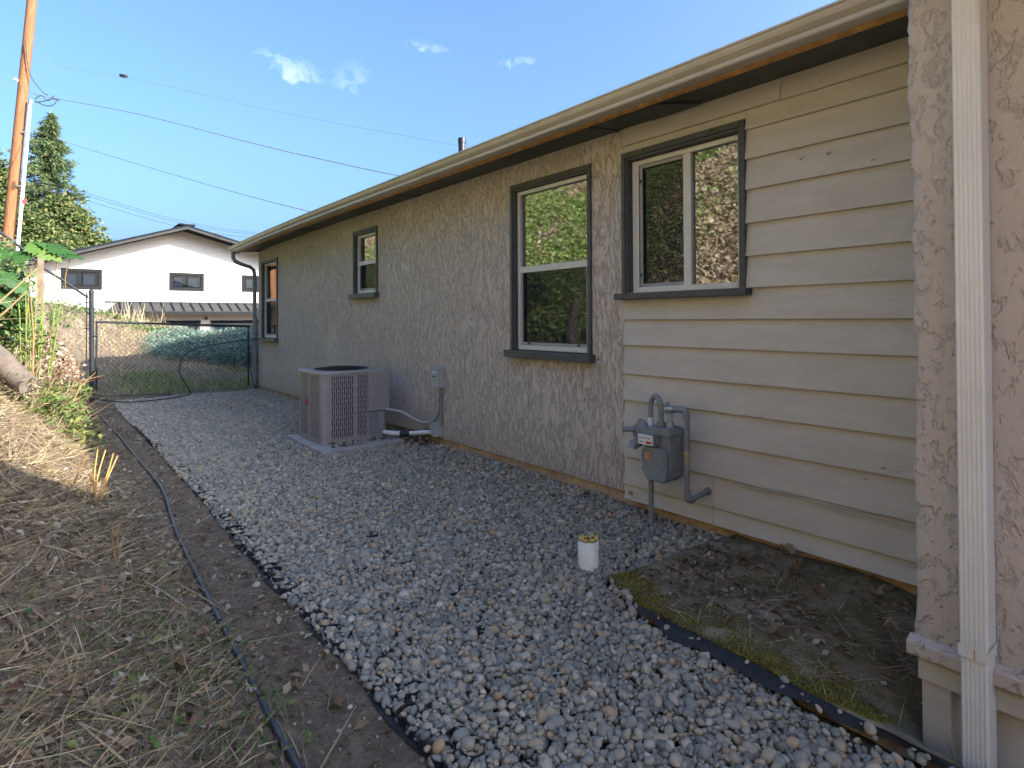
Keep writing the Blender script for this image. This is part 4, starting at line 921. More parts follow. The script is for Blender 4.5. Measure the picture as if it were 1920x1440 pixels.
# garage canopy
CX0, CX1, CZ0, CZ1, CD = 2.72, 12.2, 1.86, 2.24, 1.0
cp = np_(MB().hexa([(CX0-.42, NU-CD, CZ0-.02), (CX1, NU-CD, CZ0-.02), (CX1, NU-.02, CZ1-.02), (CX0, NU-.02, CZ1-.02), (CX0-.42, NU-CD, CZ0), (CX1, NU-CD, CZ0), (CX1, NU-.02, CZ1), (CX0, NU-.02, CZ1)]), 'canopy', 'canopy')
for i in range(23):
    x = CX0+.10+i*.41
    if x > CX1-.1: break
    dx = -.42*max(0, 1-i/3) if i < 3 else 0
    np_(MB().hexa([(x+.0, NU-CD, CZ0), (x+.05, NU-CD, CZ0), (x+.05, NU-.03, CZ1), (x, NU-.03, CZ1), (x, NU-CD, CZ0+.05), (x+.05, NU-CD, CZ0+.05), (x+.05, NU-.03, CZ1+.05), (x, NU-.03, CZ1+.05)]), 'seam', 'rooftop', 0, cp)
np_(MB().box(CX0-.42, CX1, NU-.04, NU-.01, CZ1, CZ1+.07), 'flashing', 'canopy'); np_(MB().box(CX0-.42, CX1, NU-CD-.02, NU-CD+.02, CZ0-.17, CZ0-.022), 'canopy_fascia', 'grey_trim')
np_(MB().hexa([(CX0-.42, NU-CD, CZ0-.16), (CX0-.38, NU-CD, CZ0-.16), (CX0-.38, NU-.02, CZ0-.16), (CX0-.42, NU-.02, CZ0-.16), (CX0-.42, NU-CD, CZ0-.02), (CX0-.38, NU-CD, CZ0-.02), (CX0+.02, NU-.02, CZ1-.02), (CX0-.02, NU-.02, CZ1-.02)]), 'canopy_cheek', 'canopy')
for (x0, x1) in ((3.0, 6.15), (6.64, 9.9)):
    gd = np_(MB().box(x0, x1, NU-.06, NU-.012, -.7, 1.40), 'garage_door', 'trim')
    np_(MB().box(x0-.02, x1+.02, NU-.09, NU-.062, 1.28, 1.42), 'door_head', 'rooftop', 0, gd)
    np_(MB().box(x0+.1, x1-.1, NU-.07, NU-.061, .78, 1.14), 'door_lites', 'farglass', 0, gd)
lt = np_(MB().tube([(6.40, NU-.10, 1.45), (6.40, NU-.10, 1.58)], [.05, .08], 10), 'wall_lamp', 'black')

# ------------------------------------------------------------------ utility pole and wires
PK = 1.09; PY = 24*PK                        # pole distance, fixed by its mirror image in the farthest window
def pz(z): return 1.4+(z-1.4)*PK
pol = thing('utility_pole', 'brown wooden utility pole with white conduit at the left edge', 'utility pole', (-.93*PK, PY, 1.6))
def px(z): return (-.302-(10.213-z)*.0715)*PK
def cxs(z): return (-.228-(8.31-z)*.0620)*PK
tp(pol, MB().tube([(px(z), PY, pz(z)) for z in (1.0, 4, 7, 10, 13)], [.175, .168, .158, .148, .138], 18), 'pole_shaft', 'pole')
CY = PY-.24
tp(pol, MB().tube([(cxs(z), CY, pz(z)) for z in (1.5, 4.0, 8.25)], .054, 10), 'conduit', 'sticker')
for z in (3.9, 5.6, 7.3): tp(pol, MB().tube([(px(z)+.05, CY+.1, pz(z)), (cxs(z), CY-.02, pz(z)+.02)], .035, 6), 'bracket', 'galv')
tp(pol, MB().tube([(cxs(8.2), CY, pz(8.2)), (cxs(8.2)+.02, CY, pz(8.36))], .06, 10), 'weatherhead', 'grey_metal')
for z in (7.75, 7.9, 8.05): tp(pol, MB().tube([(cxs(z)-.05, CY-.05, pz(z)-.03), (cxs(z)+.05, CY-.05, pz(z)+.03)], .010, 6), 'strap', 'trim')
tp(pol, MB().box(cxs(5.15)+.02, cxs(5.15)+.13, CY-.09, CY-.07, pz(5.08), pz(5.20)), 'red_tag', 'red')
tp(pol, MB().tube([(px(8.9)-.16, PY-.1, pz(8.9)), (px(8.9)-.24, PY-.15, pz(8.95))], .05, 8), 'insulator', 'sticker')
for pts in ([(-.12, 8.4), (.05, 8.55), (.20, 8.42), (.36, 8.62)], [(-.12, 8.35), (.15, 8.25), (.35, 8.33), (.45, 8.55)], [(-.35, 10.2), (-.25, 9.2), (.05, 8.7), (.2, 8.6)], [(-.1, 8.3), (.1, 8.38), (.3, 8.5), (.5, 8.5)]):
    tp(pol, MB().tube(catmull([(x*PK, PY-.25, pz(z)) for x, z in pts], 6), .018, 6), 'pigtail', 'black')
def wire(pts, r_, label, m='wire', sag=0):
    o = MB().tube(catmull(pts, 10), r_, 5).build('overhead_wire', m); return tag(o, label, 'wire', 'overhead wires from the utility pole')
wire([(px(8.6)+.1, PY-.1, pz(8.72)), (.006, PY-.1, pz(8.58)), (2.05, 19.5, 7.242), (4.10, 15, 5.684), (4.92, 13, 5.026), (5.80, 11, 4.40), (6.3, 10, 4.2)], .0095, 'thickest twisted service wire from the pole to the roof')
wire([(px(7.5)+.1, PY-.1, pz(7.62)), (.339*PK, 23.5*PK, pz(7.20)), (2.495, 18, 5.388), (4.085, 11.5, 3.547), (4.6, 10, 3.35)], .0075, 'dark wire from the pole to the far end of the roof, second from bottom')
w3 = wire([(px(9.7)+.1, PY-.1, 10.45), (.751*PK, PY, 10.42), (2.334, 20.667, 8.62), (4.26, 14.7, 6.48), (5.99, 9, 4.586), (7, 8, 4.3)], .0028, 'topmost thin wire carrying a small black splice')
tag(MB().tube([(1.93, 21.5, 8.93), (2.05, 21.25, 8.84)], .05, 8).build('wire_splice', 'black'), 'small black splice on the topmost thin wire', 'splice')
for i, (dz, lab) in enumerate(((0, 'uppermost of three thin wires passing above the white house'), (-.10, 'middle of three thin wires passing above the white house'), (-.28, 'lowest of three thin wires passing above the white house'))):
    wire([(px(5.8)+.1, PY, pz(5.85)+dz), (.694*PK, PY+.1, pz(5.79)+dz), (4.6, 29, 5.80+dz), (8.742, 32, 5.94+dz), (20, 44, 7.6+dz)], .0075, lab, 'black')

# ------------------------------------------------------------------ hedge, grass beyond the gate
def blob_points(blobs, n, shell=.55):
    out = []; vol = np.array([a*b*c for (_, _, _, a, b, c) in blobs]); cnt = (n*vol/vol.sum()).astype(int)
    for (x, y, z, a, b, c), k_ in zip(blobs, cnt):
        d = unit(rng.normal(size=(k_, 3))); r_ = (shell+(1-shell)*rng.random(k_))[:, None]
        out.append(np.array([x, y, z])+d*r_*np.array([a, b, c]))
    return np.concatenate(out)
hb = []
for t_ in np.linspace(0, 1, 9):
    cx, cy = 2.55+2.6*t_, 17.2-1.5*t_
    hb.append((cx, cy, .34, .75, .9, .66+.06*math.sin(t_*9))); hb.append((cx+.25, cy+.9, .50, .8, 1.0, .72+.06*math.sin(t_*7+2)))
P_ = blob_points(hb, 62000, .74); keep = P_[:, 2] > terrain(P_[:, 0], P_[:, 1])-.02
P_ = P_[keep]; P_[:, 2] += .09*vnoise(P_[:, 0], P_[:, 1], 2.6, 41)
D_ = unit(np.column_stack([rng.normal(-.2, .8, len(P_)), rng.normal(-.5, .7, len(P_)), rng.normal(.35, .55, len(P_))]))
hedge = thing('juniper_hedge', 'low blue green juniper shrub beyond the gate, half in sun', 'shrub', (3.8, 16.5, .1)); inv = Matrix.Translation(hedge.location).inverted()
o = blades('foliage', P_, D_, rng.uniform(.05, .13, len(P_)), .0085, 'juniper', .3, hedge); o.matrix_parent_inverse = inv
core = MB()
for (x, y, z, a, b, c) in hb:
    vs = []; fs = []; nu, nv = 10, 6
    for i in range(nv+1):
        for j in range(nu):
            th, ph_ = math.pi*i/nv, 2*math.pi*j/nu; vs.append((x+a*.70*math.sin(th)*math.cos(ph_), y+b*.70*math.sin(th)*math.sin(ph_), z+c*.70*math.cos(th)))
    core.add(vs, [(i*nu+j, i*nu+(j+1) % nu, (i+1)*nu+(j+1) % nu, (i+1)*nu+j) for i in range(nv) for j in range(nu)], True)
tp(hedge, core, 'branches', M['juniper'])
def scatter(n, x0, x1, y0, y1, dens=None):
    p = np.column_stack([rng.uniform(x0, x1, n), rng.uniform(y0, y1, n)])
    if dens is not None: p = p[rng.random(n) < dens(p[:, 0], p[:, 1])]
    return p
def upward(n, spread=.5): return np.column_stack([rng.normal(0, spread, n), rng.normal(0, spread, n), np.ones(n)])
p = scatter(15000, .3, 4.6, 12.5, 15.2, lambda x, y: np.clip(.40+1.5*vnoise(x, y, 1.1, 51)-.25*(x < 1.6), 0, 1)*np.clip((y-12.4)/.6, 0, 1))
kind(blades('grass', on_ground(p, -.01), upward(len(p), .45), rng.uniform(.06, .24, len(p)), .005, 'grass', .4), 'stuff')
p = scatter(26000, -.5, 6.5, 13.0, 23.0, lambda x, y: np.clip(.5+.9*vnoise(x, y, .9, 52), 0, 1))
kind(blades('dry_grass', on_ground(p, -.01), upward(len(p), .9), rng.uniform(.05, .22, len(p)), .006, 'drygrass', .4), 'stuff')
for nm, (x, y), h, cnt, lab in (('dry_weed', (2.35, 21.0), .75, 60, 'tall pale dry weeds on the berm crest before the canopy'),):
    pts = on_ground(np.column_stack([rng.normal(x, .35, cnt), rng.normal(y, .25, cnt)]), -.02)
    tag(blades(nm, pts, upward(cnt, .22), rng.uniform(.3, h, cnt), .010, 'drygrass', .2), lab, 'weeds')
p = scatter(2600, .2, 3.0, 18.6, 21.4, lambda x, y: np.clip(.2+1.6*vnoise(x, y, .8, 53), 0, 1))
kind(leaves('ground_cover', on_ground(p, .08)+rng.normal(0, .04, (len(p), 3)), rng.uniform(.06, .14, len(p)), 'leaflight', nrm=np.array([0, -.3, 1.0])), 'stuff')

# ------------------------------------------------------------------ trees behind
def tree(name, label, base, trunk_h, r0, blobs, n, size, m, shell=.5, group='trees behind the fence and neighbour'):
    t = thing(name, label, 'tree', base, group); inv_ = Matrix.Translation(t.location).inverted()
    tr = MB().tube([(base[0], base[1], base[2]-.3), (base[0]+.1, base[1], base[2]+trunk_h*.5), (base[0]-.05, base[1], base[2]+trunk_h)], [r0, r0*.75, r0*.25], 10)
    for (x, y, z, a, b, c) in blobs:
        s_ = Vector((base[0], base[1], base[2]+max(.4, min(trunk_h*.8, (z-base[2])*.6)))); tr.tube([s_, s_.lerp(Vector((x, y, z)), .6)+Vector((0, 0, .2)), (x, y, z)], [r0*.35, r0*.22, r0*.08], 6)
    o = tr.build('trunk', 'bark'); o.parent = t; o.matrix_parent_inverse = inv_
    P = blob_points(blobs, n, shell)
    P += rng.normal(0, .12, P.shape)
    g_ = np.sin(P[:, 0]*2.1+P[:, 2]*1.3)+np.sin(P[:, 1]*1.9-P[:, 2]*2.3)+rng.normal(0, .6, len(P)); P = P[g_ > -.9]
    o = leaves('crown', P, rng.uniform(size*.6, size*1.4, len(P)), m, t, nrm=np.array([.3, -.4, .8]), jitter=.9); o.matrix_parent_inverse = inv_
    return t
# conifer
cf = thing('redwood_tree', 'tall narrow conifer rising behind the utility pole', 'tree', (.6, 60, 2), 'trees behind the fence and neighbour'); inv = Matrix.Translation(cf.location).inverted()
tp(cf, MB().tube([(.55, 60, 1.5), (.6, 60, 10), (.55, 60, 18.0)], [.45, .28, .03], 10), 'trunk', 'bark')
Pn = []; Dn = []
for k in range(380):
    h = rng.random()**.95; z = 4.5+13.5*h; L = (3.9*(1-h)**.85+.25)*rng.uniform(.3, 1.2); a_ = rng.uniform(0, 6.283); m_ = int(34+70*(1-h)); s_ = rng.random(m_)**.7
    cx = .6+np.cos(a_)*L*s_; cy = 60+np.sin(a_)*L*s_; cz = z+.35*L*(s_*.9-1.1*s_**2)
    Pn.append(np.column_stack([cx, cy, cz])+rng.normal(0, .09, (m_, 3))); Dn.append(np.column_stack([np.full(m_, np.cos(a_)), np.full(m_, np.sin(a_)), np.full(m_, -.2)])+rng.normal(0, .6, (m_, 3)))
Pn = np.concatenate(Pn); Dn = np.concatenate(Dn)
o = blades('crown', Pn, Dn, rng.uniform(.18, .45, len(Pn)), .045, 'conifer', .25, cf); o.matrix_parent_inverse = inv
tree('oak_tree', 'broad olive green tree behind the white house, right of the conifer', (2.0, 52, 1.5), 6.5, .35, [(1.3, 51, 8.6, 1.5, 1.6, 1.5), (2.6, 52, 7.6, 1.3, 1.5, 1.4), (.2, 51, 7.6, 1.5, 1.5, 1.6), (3.5, 52, 6.7, .9, 1.2, .9), (.8, 50, 6.2, 1.8, 1.4, 1.6)], 17000, .24, 'oak')
tree('oak_tree', 'dark tree with sparse crown left of the utility pole', (-2.2, 46, 2), 7.5, .35, [(-1.9, 46, 10.6, .9, 1.2, 1.0), (-2.2, 46, 9.0, 1.3, 1.4, 1.3), (-1.2, 46, 7.6, 1.2, 1.4, 1.3), (-1.7, 45, 6.0, 1.6, 1.4, 1.4)], 12000, .22, 'oak')
tree('oak_tree', 'small rounded tree low behind the pole foot', (-.4, 40, 1.8), 4.0, .22, [(-.2, 40, 6.3, 1.0, 1.1, 1.1), (-1.2, 40, 6.2, 1.2, 1.1, 1.2), (.5, 40, 5.6, .9, 1.0, .9), (-.5, 39, 4.6, 1.5, 1.1, 1.2)], 10000, .18, 'oak')
# trees, fence and ivy on the hill above the bank: what the windows mirror
tree('hill_tree', 'leafy tree on the hilltop above the bank, nearest the camera', (-8.5, 2, 4.4), 4, .3, [(-8.5, 2, 8.2, 2.4, 2.4, 2.0), (-7.6, 3.6, 7.2, 1.8, 1.8, 1.6)], 6000, .30, 'oak', group='hilltop trees')
tree('hill_tree', 'leafy tree on the hilltop farther along the bank', (-9.5, 10, 4.6), 4, .3, [(-9.5, 10, 8.6, 2.6, 2.6, 2.2), (-8.6, 8.4, 7.4, 1.9, 1.9, 1.7)], 6000, .30, 'oak', group='hilltop trees')
tree('hill_tree', 'leafy tree on the hilltop beyond the far end of the bank', (-10, 20, 6), 4, .3, [(-10, 20, 9.6, 2.8, 2.8, 2.4), (-8.8, 17.5, 8.4, 2.1, 2.1, 1.9)], 6000, .32, 'oak', group='hilltop trees')
for k_, (yy_, lab_) in enumerate(((4.5, 'dense shrub behind the hilltop fence, nearest the camera'), (8.5, 'dense shrub behind the hilltop fence, second along'), (12.5, 'dense shrub behind the hilltop fence, third along'), (16.5, 'dense shrub behind the hilltop fence, fourth along'))):
    tree('hill_shrub', lab_, (-6.4, yy_, 5.3), 1.6, .12, [(-6.4, yy_, 6.7, 1.2, 2.0, 1.3), (-6.2, yy_+1.4, 6.2, 1.0, 1.4, 1.0)], 3500, .2, 'oak', group='hilltop shrubs')
hf = thing('hill_fence', 'chain link fence along the top of the ivy covered bank', 'fence', (-4.4, 8, 4.8)); inv = Matrix.Translation(hf.location).inverted()
for yy in np.arange(-2, 26.1, 2.8): tp(hf, MB().tube([(-4.4, yy, 4.3), (-4.4, yy, 6.2)], .03, 8), 'post', 'galv')
tp(hf, MB().tube([(-4.4, -2, 6.15), (-4.4, 26, 6.15)], .022, 8), 'top_rail', 'galv')
V = []; Fc = []
for sgn in (1, -1):
    for yy in np.arange(-3.5, 26, .12):
        a_ = (yy, 4.65); b_ = (yy+sgn*1.5, 6.15); o_ = len(V)
        for (q, z) in (a_, b_):
            for dx, dy in ((-.003, 0), (.0015, .003), (.0015, -.003)): V.append((-4.4+dx, q+dy, z))
        Fc += [(o_, o_+1, o_+4, o_+3), (o_+1, o_+2, o_+5, o_+4), (o_+2, o_, o_+3, o_+5)]
o = np_mesh('chain_link_mesh', np.array(V), np.array(Fc), 'galv', parent=hf); o.matrix_parent_inverse = inv
p = scatter(210000, -4.6, -.55, 3, 24.0); dn = .7*vnoise(p[:, 0], p[:, 1], .6, 61)+.45*vnoise(p[:, 0], p[:, 1], 1.6, 62)+rng.normal(0, .09, len(p))+np.interp(p[:, 1], [4, 6, 9, 14], [.10, .12, .15, .12]); hgt = rng.random(len(p))
gsel = dn > .02
nh = np.array([.7, 0, .75])
for sel, nm, m in ((gsel, 'bank_ivy', 'hill_green'), (~gsel, 'dead_vines', 'hill_dry')):
    q = p[sel]; o = leaves(nm, on_ground(q, 0)+np.column_stack([rng.uniform(0, .22, len(q)), rng.normal(0, .03, len(q)), rng.uniform(.02, .30, len(q))]), rng.uniform(.028, .085, len(q))*rng.choice([1, 1, 1, 1.7], len(q)), m, nrm=nh, jitter=.9); kind(o, 'stuff')
q = scatter(9000, -4.2, -.85, 2, 22.0)
kind(blades('dead_stalks', on_ground(q, .02), np.column_stack([rng.uniform(.1, .9, len(q)), rng.normal(0, .8, len(q)), rng.normal(.35, .5, len(q))]), rng.uniform(.25, .8, len(q)), .006, 'straw', .35), 'stuff')

# ------------------------------------------------------------------ litter and plants on the bank foot
def bankd(x, y): return np.clip((.72-x)/.35, .12, 1)*np.clip(.75+.9*vnoise(x, y, 1.6, 71), .1, 1)
p = scatter(95000, -.75, .98, .9, 12.2, bankd)
dd = np.column_stack([rng.normal(0, 1, len(p)), rng.normal(0, 1, len(p)), np.abs(rng.normal(.0, .22, len(p)))])
kind(blades('straw_litter', on_ground(p, .008), dd, rng.uniform(.03, .13, len(p))*rng.choice([1, 1, 1, 1.9], len(p)), rng.uniform(.0008, .0019, len(p)), 'straw', .3), 'stuff')
p = scatter(17000, -.75, .95, .9, 12.2, bankd)
kind(leaves('leaf_litter', on_ground(p, .012), rng.uniform(.015, .06, len(p)), 'leafdry', nrm=np.array([0, 0, 1.0]), jitter=.45), 'stuff')
p = scatter(2400, -.5, .72, 1.0, 2.9, lambda x, y: np.clip(.15+1.5*vnoise(x, y, 2.4, 72), 0, 1))
kind(leaves('small_weeds', on_ground(p, .02)+np.column_stack([np.zeros((len(p), 2)), rng.uniform(0, .05, len(p))]), rng.uniform(.014, .034, len(p)), 'leaflight', nrm=np.array([0, 0, 1.0]), jitter=.7), 'stuff')
p = scatter(900, -.4, .9, 1.0, 3.2, lambda x, y: np.clip(.3+1.2*vnoise(x, y, 2.4, 73), 0, 1))
kind(blades('weed_blades', on_ground(p), upward(len(p), .5), rng.uniform(.03, .12, len(p)), .0018, 'grass', .4), 'stuff')
p = scatter(16000, -.3, 1.0, .9, 9.0, lambda x, y: np.clip(.5+1.2*vnoise(x, y, 2.1, 75), .05, 1))
kind(leaves('soil_crumbs', on_ground(p, .003), rng.uniform(.005, .018, len(p)), 'leafdry', nrm=np.array([0, 0, 1.0]), jitter=.5, aspect=.9), 'stuff')
def gz(x, y, d=0): return (x, y, float(terrain(x, y))+d)
ft = MB(); nft = 300
for k in range(nft):
    yy = 1.2+9.5*random.random()**1.3; xx = random.uniform(-.35, .72); b_ = Vector(gz(xx, yy, .012)); an = random.uniform(0, 6.283); L = random.uniform(.10, .48)
    e_ = Vector(gz(xx+L*math.cos(an)*.6, yy+L*math.sin(an), .02+.05*random.random()**2)); md_ = b_.lerp(e_, .5); md_.z = max(md_.z, float(terrain(md_.x, md_.y))+.012)+.012*random.random(); r_ = random.uniform(.0014, .0042)
    ft.tube([b_, md_, e_], [r_, r_*.85, r_*.5], 5, False)
o = ft.build('fallen_twigs', 'twig'); at = o.data.attributes.new('rnd', 'FLOAT', 'FACE'); at.data.foreach_set('value', np.repeat(rng.random(nft), 10).astype(np.float32)); kind(o, 'stuff')
# cut stalks standing on the bank
def stalk_thing(name, label, base, tips, r_, m):
    t = thing(name, label, 'plant', base); 
    for tip in tips:
        b_ = Vector(base)+Vector((random.uniform(-.03, .03), random.uniform(-.03, .03), -.04)); e = Vector(tip)
        md_ = b_.lerp(e, .5)+Vector((random.uniform(-.02, .02), random.uniform(-.02, .02), .01))
        o = MB().tube(catmull([b_, md_, e], 5), [r_*(1-.5*i/10) for i in range(11)], 6).build('stem', m); o.parent = t; o.matrix_parent_inverse = Matrix.Translation(t.location).inverted()
    return t
stalk_thing('cut_stalks', 'cluster of orange cut stalks at the edge of the sunlit patch', gz(.30, 4.75), [(.36, 4.9, .52), (.40, 4.85, .50), (.43, 4.9, .47), (.31, 4.8, .55), (.26, 4.7, .42)], .007, 'rawwood')
stalk_thing('cut_stalks', 'long slanting dry stalk leaning over the shaded litter', gz(.12, 4.2), [(.26, 4.9, .50), (.28, 4.7, .36)], .007, 'brownstem')
stalk_thing('cut_stalks', 'dark forked dead stalks in the shade at the left edge', gz(-.12, 4.6), [(-.10, 4.65, .86), (-.05, 4.7, .80), (-.02, 4.75, .74), (.0, 4.7, .84)], .006, 'bark')
stalk_thing('cut_stalks', 'upright brown stubs in the shaded litter left of the pipe', gz(.28, 3.55), [(.29, 3.55, .40), (.32, 3.6, .36), (.22, 3.5, .34)], .006, 'brownstem')
stalk_thing('cut_stalks', 'short brown stub standing in the lower left litter', gz(.03, 2.83), [(.045, 2.85, .50)], .005, 'brownstem')
stalk_thing('cut_stalks', 'thin brown forked stub in the litter at the left edge', gz(-.03, 3.5), [(.02, 3.6, .58), (-.05, 3.5, .50)], .006, 'brownstem')
rt = gz(-.09, 2.45); tag(MB().tube(catmull([gz(-.22, 2.60, .03), gz(-.09, 2.42, .02), gz(.03, 2.28, .012), gz(.10, 2.18, .0)], 6), [.0085]*19, 8).build('root', 'twigwood'), 'dull brown root crossing the lower left corner', 'root')
# fallen leaves one can point at
def dead_leaf(xy, size, label, dz=.012, lobes=True, m='leafdry', group=None, rz=None):
    x, y = xy; z = float(terrain(x, y))+dz if xy[0] < 1.0 or xy[1] > 12 else dz
    t = [(-.5, 0), (-.2, .16), (-.28, .42), (.0, .26), (.18, .48), (.2, .2), (.52, 0)] if lobes else [(-.5, 0), (-.25, .16), (.05, .22), (.3, .15), (.52, 0)]
    prof = t+[(a_, -b_) for a_, b_ in t[-2:0:-1]]
    an = random.uniform(0, 6.28) if rz is None else rz; c_, s_ = math.cos(an), math.sin(an)
    vs = [(x, y, z)]
    for a_, b_ in prof: vs.append((x+size*(a_*c_-b_*s_), y+size*(a_*s_+b_*c_), z+size*(abs(b_)*.65+.18*math.sin(a_*7)+.1*random.random())))
    o = MB().add(vs, [(0, i, i % len(prof)+1) for i in range(1, len(prof)+1)]).build('fallen_leaf', m)
    at = o.data.attributes.new('rnd', 'FLOAT', 'FACE'); at.data.foreach_set('value', [random.uniform(.15, .95)]*len(o.data.polygons))
    return tag(o, label, 'leaf', group)
L1 = 'curled dead leaf lying on bare dirt between the black pipe and the gravel'
for q in ((.71, 2.66), (.78, 2.30), (.86, 2.1), (.95, 4.0), (.90, 3.5), (.80, 3.0)): dead_leaf(q, .05, L1, group='leaves on the dirt path')
L2 = 'pale dead leaf among the straw litter left of the black pipe'
for q in ((.52, 4.70), (.20, 3.98), (.15, 3.3), (.12, 2.76), (.45, 2.95), (.53, 2.73), (.40, 2.4), (.30, 3.1), (.02, 3.2)): dead_leaf(q, .075, L2, .03, group='leaves in the bank litter')
L3 = 'brown dead leaf lying on the mossy slab by the siding'
for q in ((3.13, 1.515), (2.98, 1.33), (2.80, 1.40), (3.20, 1.15), (2.90, .98), (2.62, 1.35), (2.45, 1.28), (3.05, 1.75)): dead_leaf(q, .075, L3, .055, group='leaves on the slab')
L4 = 'brown dead leaf resting on the gravel along the wall'
for q in ((3.33, 2.74), (3.30, 2.62), (3.25, 2.35), (3.05, 2.02), (2.95, 2.10), (3.3, 3.2), (3.34, 4.2), (2.2, 1.68), (2.15, 1.9)): dead_leaf(q, .06, L4, .05, group='leaves on the gravel')
dl = dead_leaf((3.28, 1.62), .13, 'large rusty leaf leaning against the siding foot above the slab', .09, False, 'leafdry', rz=1.2); dl.rotation_euler = (0, 0, 0)
tag(leaves('leaf_heap', np.column_stack([rng.uniform(2.42, 3.15, 46), rng.uniform(5.99, 6.2, 46), rng.uniform(.058, .080, 46)]), .055, 'leafdry', nrm=np.array([0, 0, 1.]), jitter=.6), 'rusty dead leaves heaped along the front of the air conditioner pad', 'leaves')
tag(leaves('leaf_heap', np.column_stack([rng.uniform(3.18, 3.40, 150), rng.uniform(5.5, 6.6, 150), rng.uniform(.02, .12, 150)]), .06, 'leafdry', nrm=np.array([0, 0, 1.]), jitter=.7), 'brown leaves drifted between the air conditioner and the stucco wall', 'leaves')
# slab debris, moss
def sh(x, y): return .036 + .016*vnoise(x, y, 3, 21) + .012*vnoise(x, y, 11, 22) + .006*vnoise(x, y, 28, 23) - slab_dip(x, y)
p = scatter(60000, 2.2, 2.75, .8, 2.14, lambda x, y: np.clip(2.2*(vnoise(x, y, 3.2, 81)+.5*vnoise(x, y, 11, 84)+.36-2.0*(x-slab_edge(y))+.55*np.clip((y-1.72)/.15, 0, 1)*np.clip(1.6-(x-slab_edge(y))*5, -1, 1)), 0, 1)*(x > slab_edge(y)+.0)*(y < np.interp(x, [2.2, 2.35, 2.8, 3.3], [2.10, 2.14, 2.08, 2.05])))
kind(blades('moss', np.column_stack([p, sh(p[:, 0], p[:, 1])-.003]), upward(len(p), .7), rng.uniform(.004, .013, len(p)), .0028, 'moss', .3), 'stuff')
p = scatter(3200, 2.3, 3.40, .8, 2.05, lambda x, y: np.clip(.3+1.3*vnoise(x, y, 3, 82)+.4*(x-2.6), .05, 1))
dd = np.column_stack([rng.normal(0, 1, len(p)), rng.normal(0, 1, len(p)), np.abs(rng.normal(.05, .2, len(p)))])
kind(blades('slab_straw', np.column_stack([p, sh(p[:, 0], p[:, 1])+.004]), dd, rng.uniform(.02, .13, len(p)), .0014, 'straw', .25), 'stuff')
p = scatter(2000, 2.35, 3.40, .8, 2.05, lambda x, y: np.clip(.3+1.3*vnoise(x, y, 3, 83)+.3*(x-2.6), .05, 1))
kind(leaves('slab_litter', np.column_stack([p, sh(p[:, 0], p[:, 1])+.006]), rng.uniform(.012, .045, len(p)), 'leafdry', nrm=np.array([0, 0, 1.]), jitter=.5), 'stuff')
p = scatter(170, 2.2, 2.75, .6, 1.7, lambda x, y: np.clip(1-(x-slab_edge(y))*2.4, 0, 1))
kind(blades('slab_grass', np.column_stack([p, sh(p[:, 0], p[:, 1])]), upward(len(p), .5), rng.uniform(.02, .09, len(p)), .002, 'grass', .4), 'stuff')
for a_, b_, lab in (((2.62, 1.12), (2.52, 1.30), 'short brown stick lying on the mossy slab'), ((2.33, 1.02), (2.55, .80), 'long dry seed stalk lying across the slab edge')):
    tag(MB().tube([(a_[0], a_[1], .05), ((a_[0]+b_[0])/2, (a_[1]+b_[1])/2, .075), (b_[0], b_[1], .10 if 'seed' in lab else .05)], [.005, .004, .0025] if 'short' in lab else [.0035, .0025, .004], 6).build('stick', 'twigwood'), lab, 'stick')

# log on the bank
lg = thing('log', 'weathered grey log jutting from the bank at the left edge', 'log', (-.26, 7.3, .85))
lv = catmull([(-1.0, 7.9, 1.75), (-.55, 7.6, 1.30), (-.28, 7.35, 1.02), (-.12, 7.15, .84), (-.06, 7.05, .80)], 5)
tp(lg, MB().tube(lv, [.13-.002*i for i in range(len(lv))], 14), 'trunk', 'log')
p = np.column_stack([rng.normal(-.05, .04, 60), rng.normal(7.04, .04, 60), rng.normal(.78, .05, 60)])
o = blades('roots', p, np.column_stack([rng.normal(.3, .5, 60), rng.normal(-.3, .5, 60), rng.normal(-.3, .5, 60)]), rng.uniform(.05, .16, 60), .005, 'straw', .4, lg); o.matrix_parent_inverse = Matrix.Translation(lg.location).inverted()
# twig tangle below the shoots
V = []; tw = MB()
for k in range(380):
    yy = random.uniform(7.2, 11.8); xx = random.uniform(-.35, .30); b_ = Vector(gz(xx, yy, -.02)); L = random.uniform(.15, .62)
    d_ = Vector((random.gauss(.18, .5), random.gauss(-.1, .6), abs(random.gauss(.5, .4)))).normalized(); e = b_+d_*L
    tw.tube([b_, b_.lerp(e, .5)+Vector((random.gauss(0, .03), random.gauss(0, .03), .03)), e], [.006, .0045, .002], 4, False)
o = tw.build('twig_tangle', 'twig'); at = o.data.attributes.new('rnd', 'FLOAT', 'FACE'); at.data.foreach_set('value', np.repeat(rng.random(380), 8).astype(np.float32))
kind(o, 'stuff')
for (a_, b_, lab) in (((-.42, 8.3, 1.50), (-.02, 8.6, 2.0), 'long bare orange stem slanting up at the left edge'), ((-.40, 8.0, 1.35), (-.10, 8.1, 1.72), 'bare pale stem slanting up just above the log'), ((-.05, 8.4, .78), (-.07, 8.4, 1.68), 'upright broken pale stem above the log')):
    tag(MB().tube([a_, tuple((p_+q_)/2+.015 for p_, q_ in zip(a_, b_)), b_], [.012, .010, .007], 6).build('bare_stem', 'brownstem'), lab, 'stem')
q = scatter(5200, -.6, .55, 7.0, 12.2, lambda x, y: np.clip(.35+1.5*vnoise(x, y, 1.5, 91), 0, 1)*np.clip((.62-x)/.3, 0, 1))
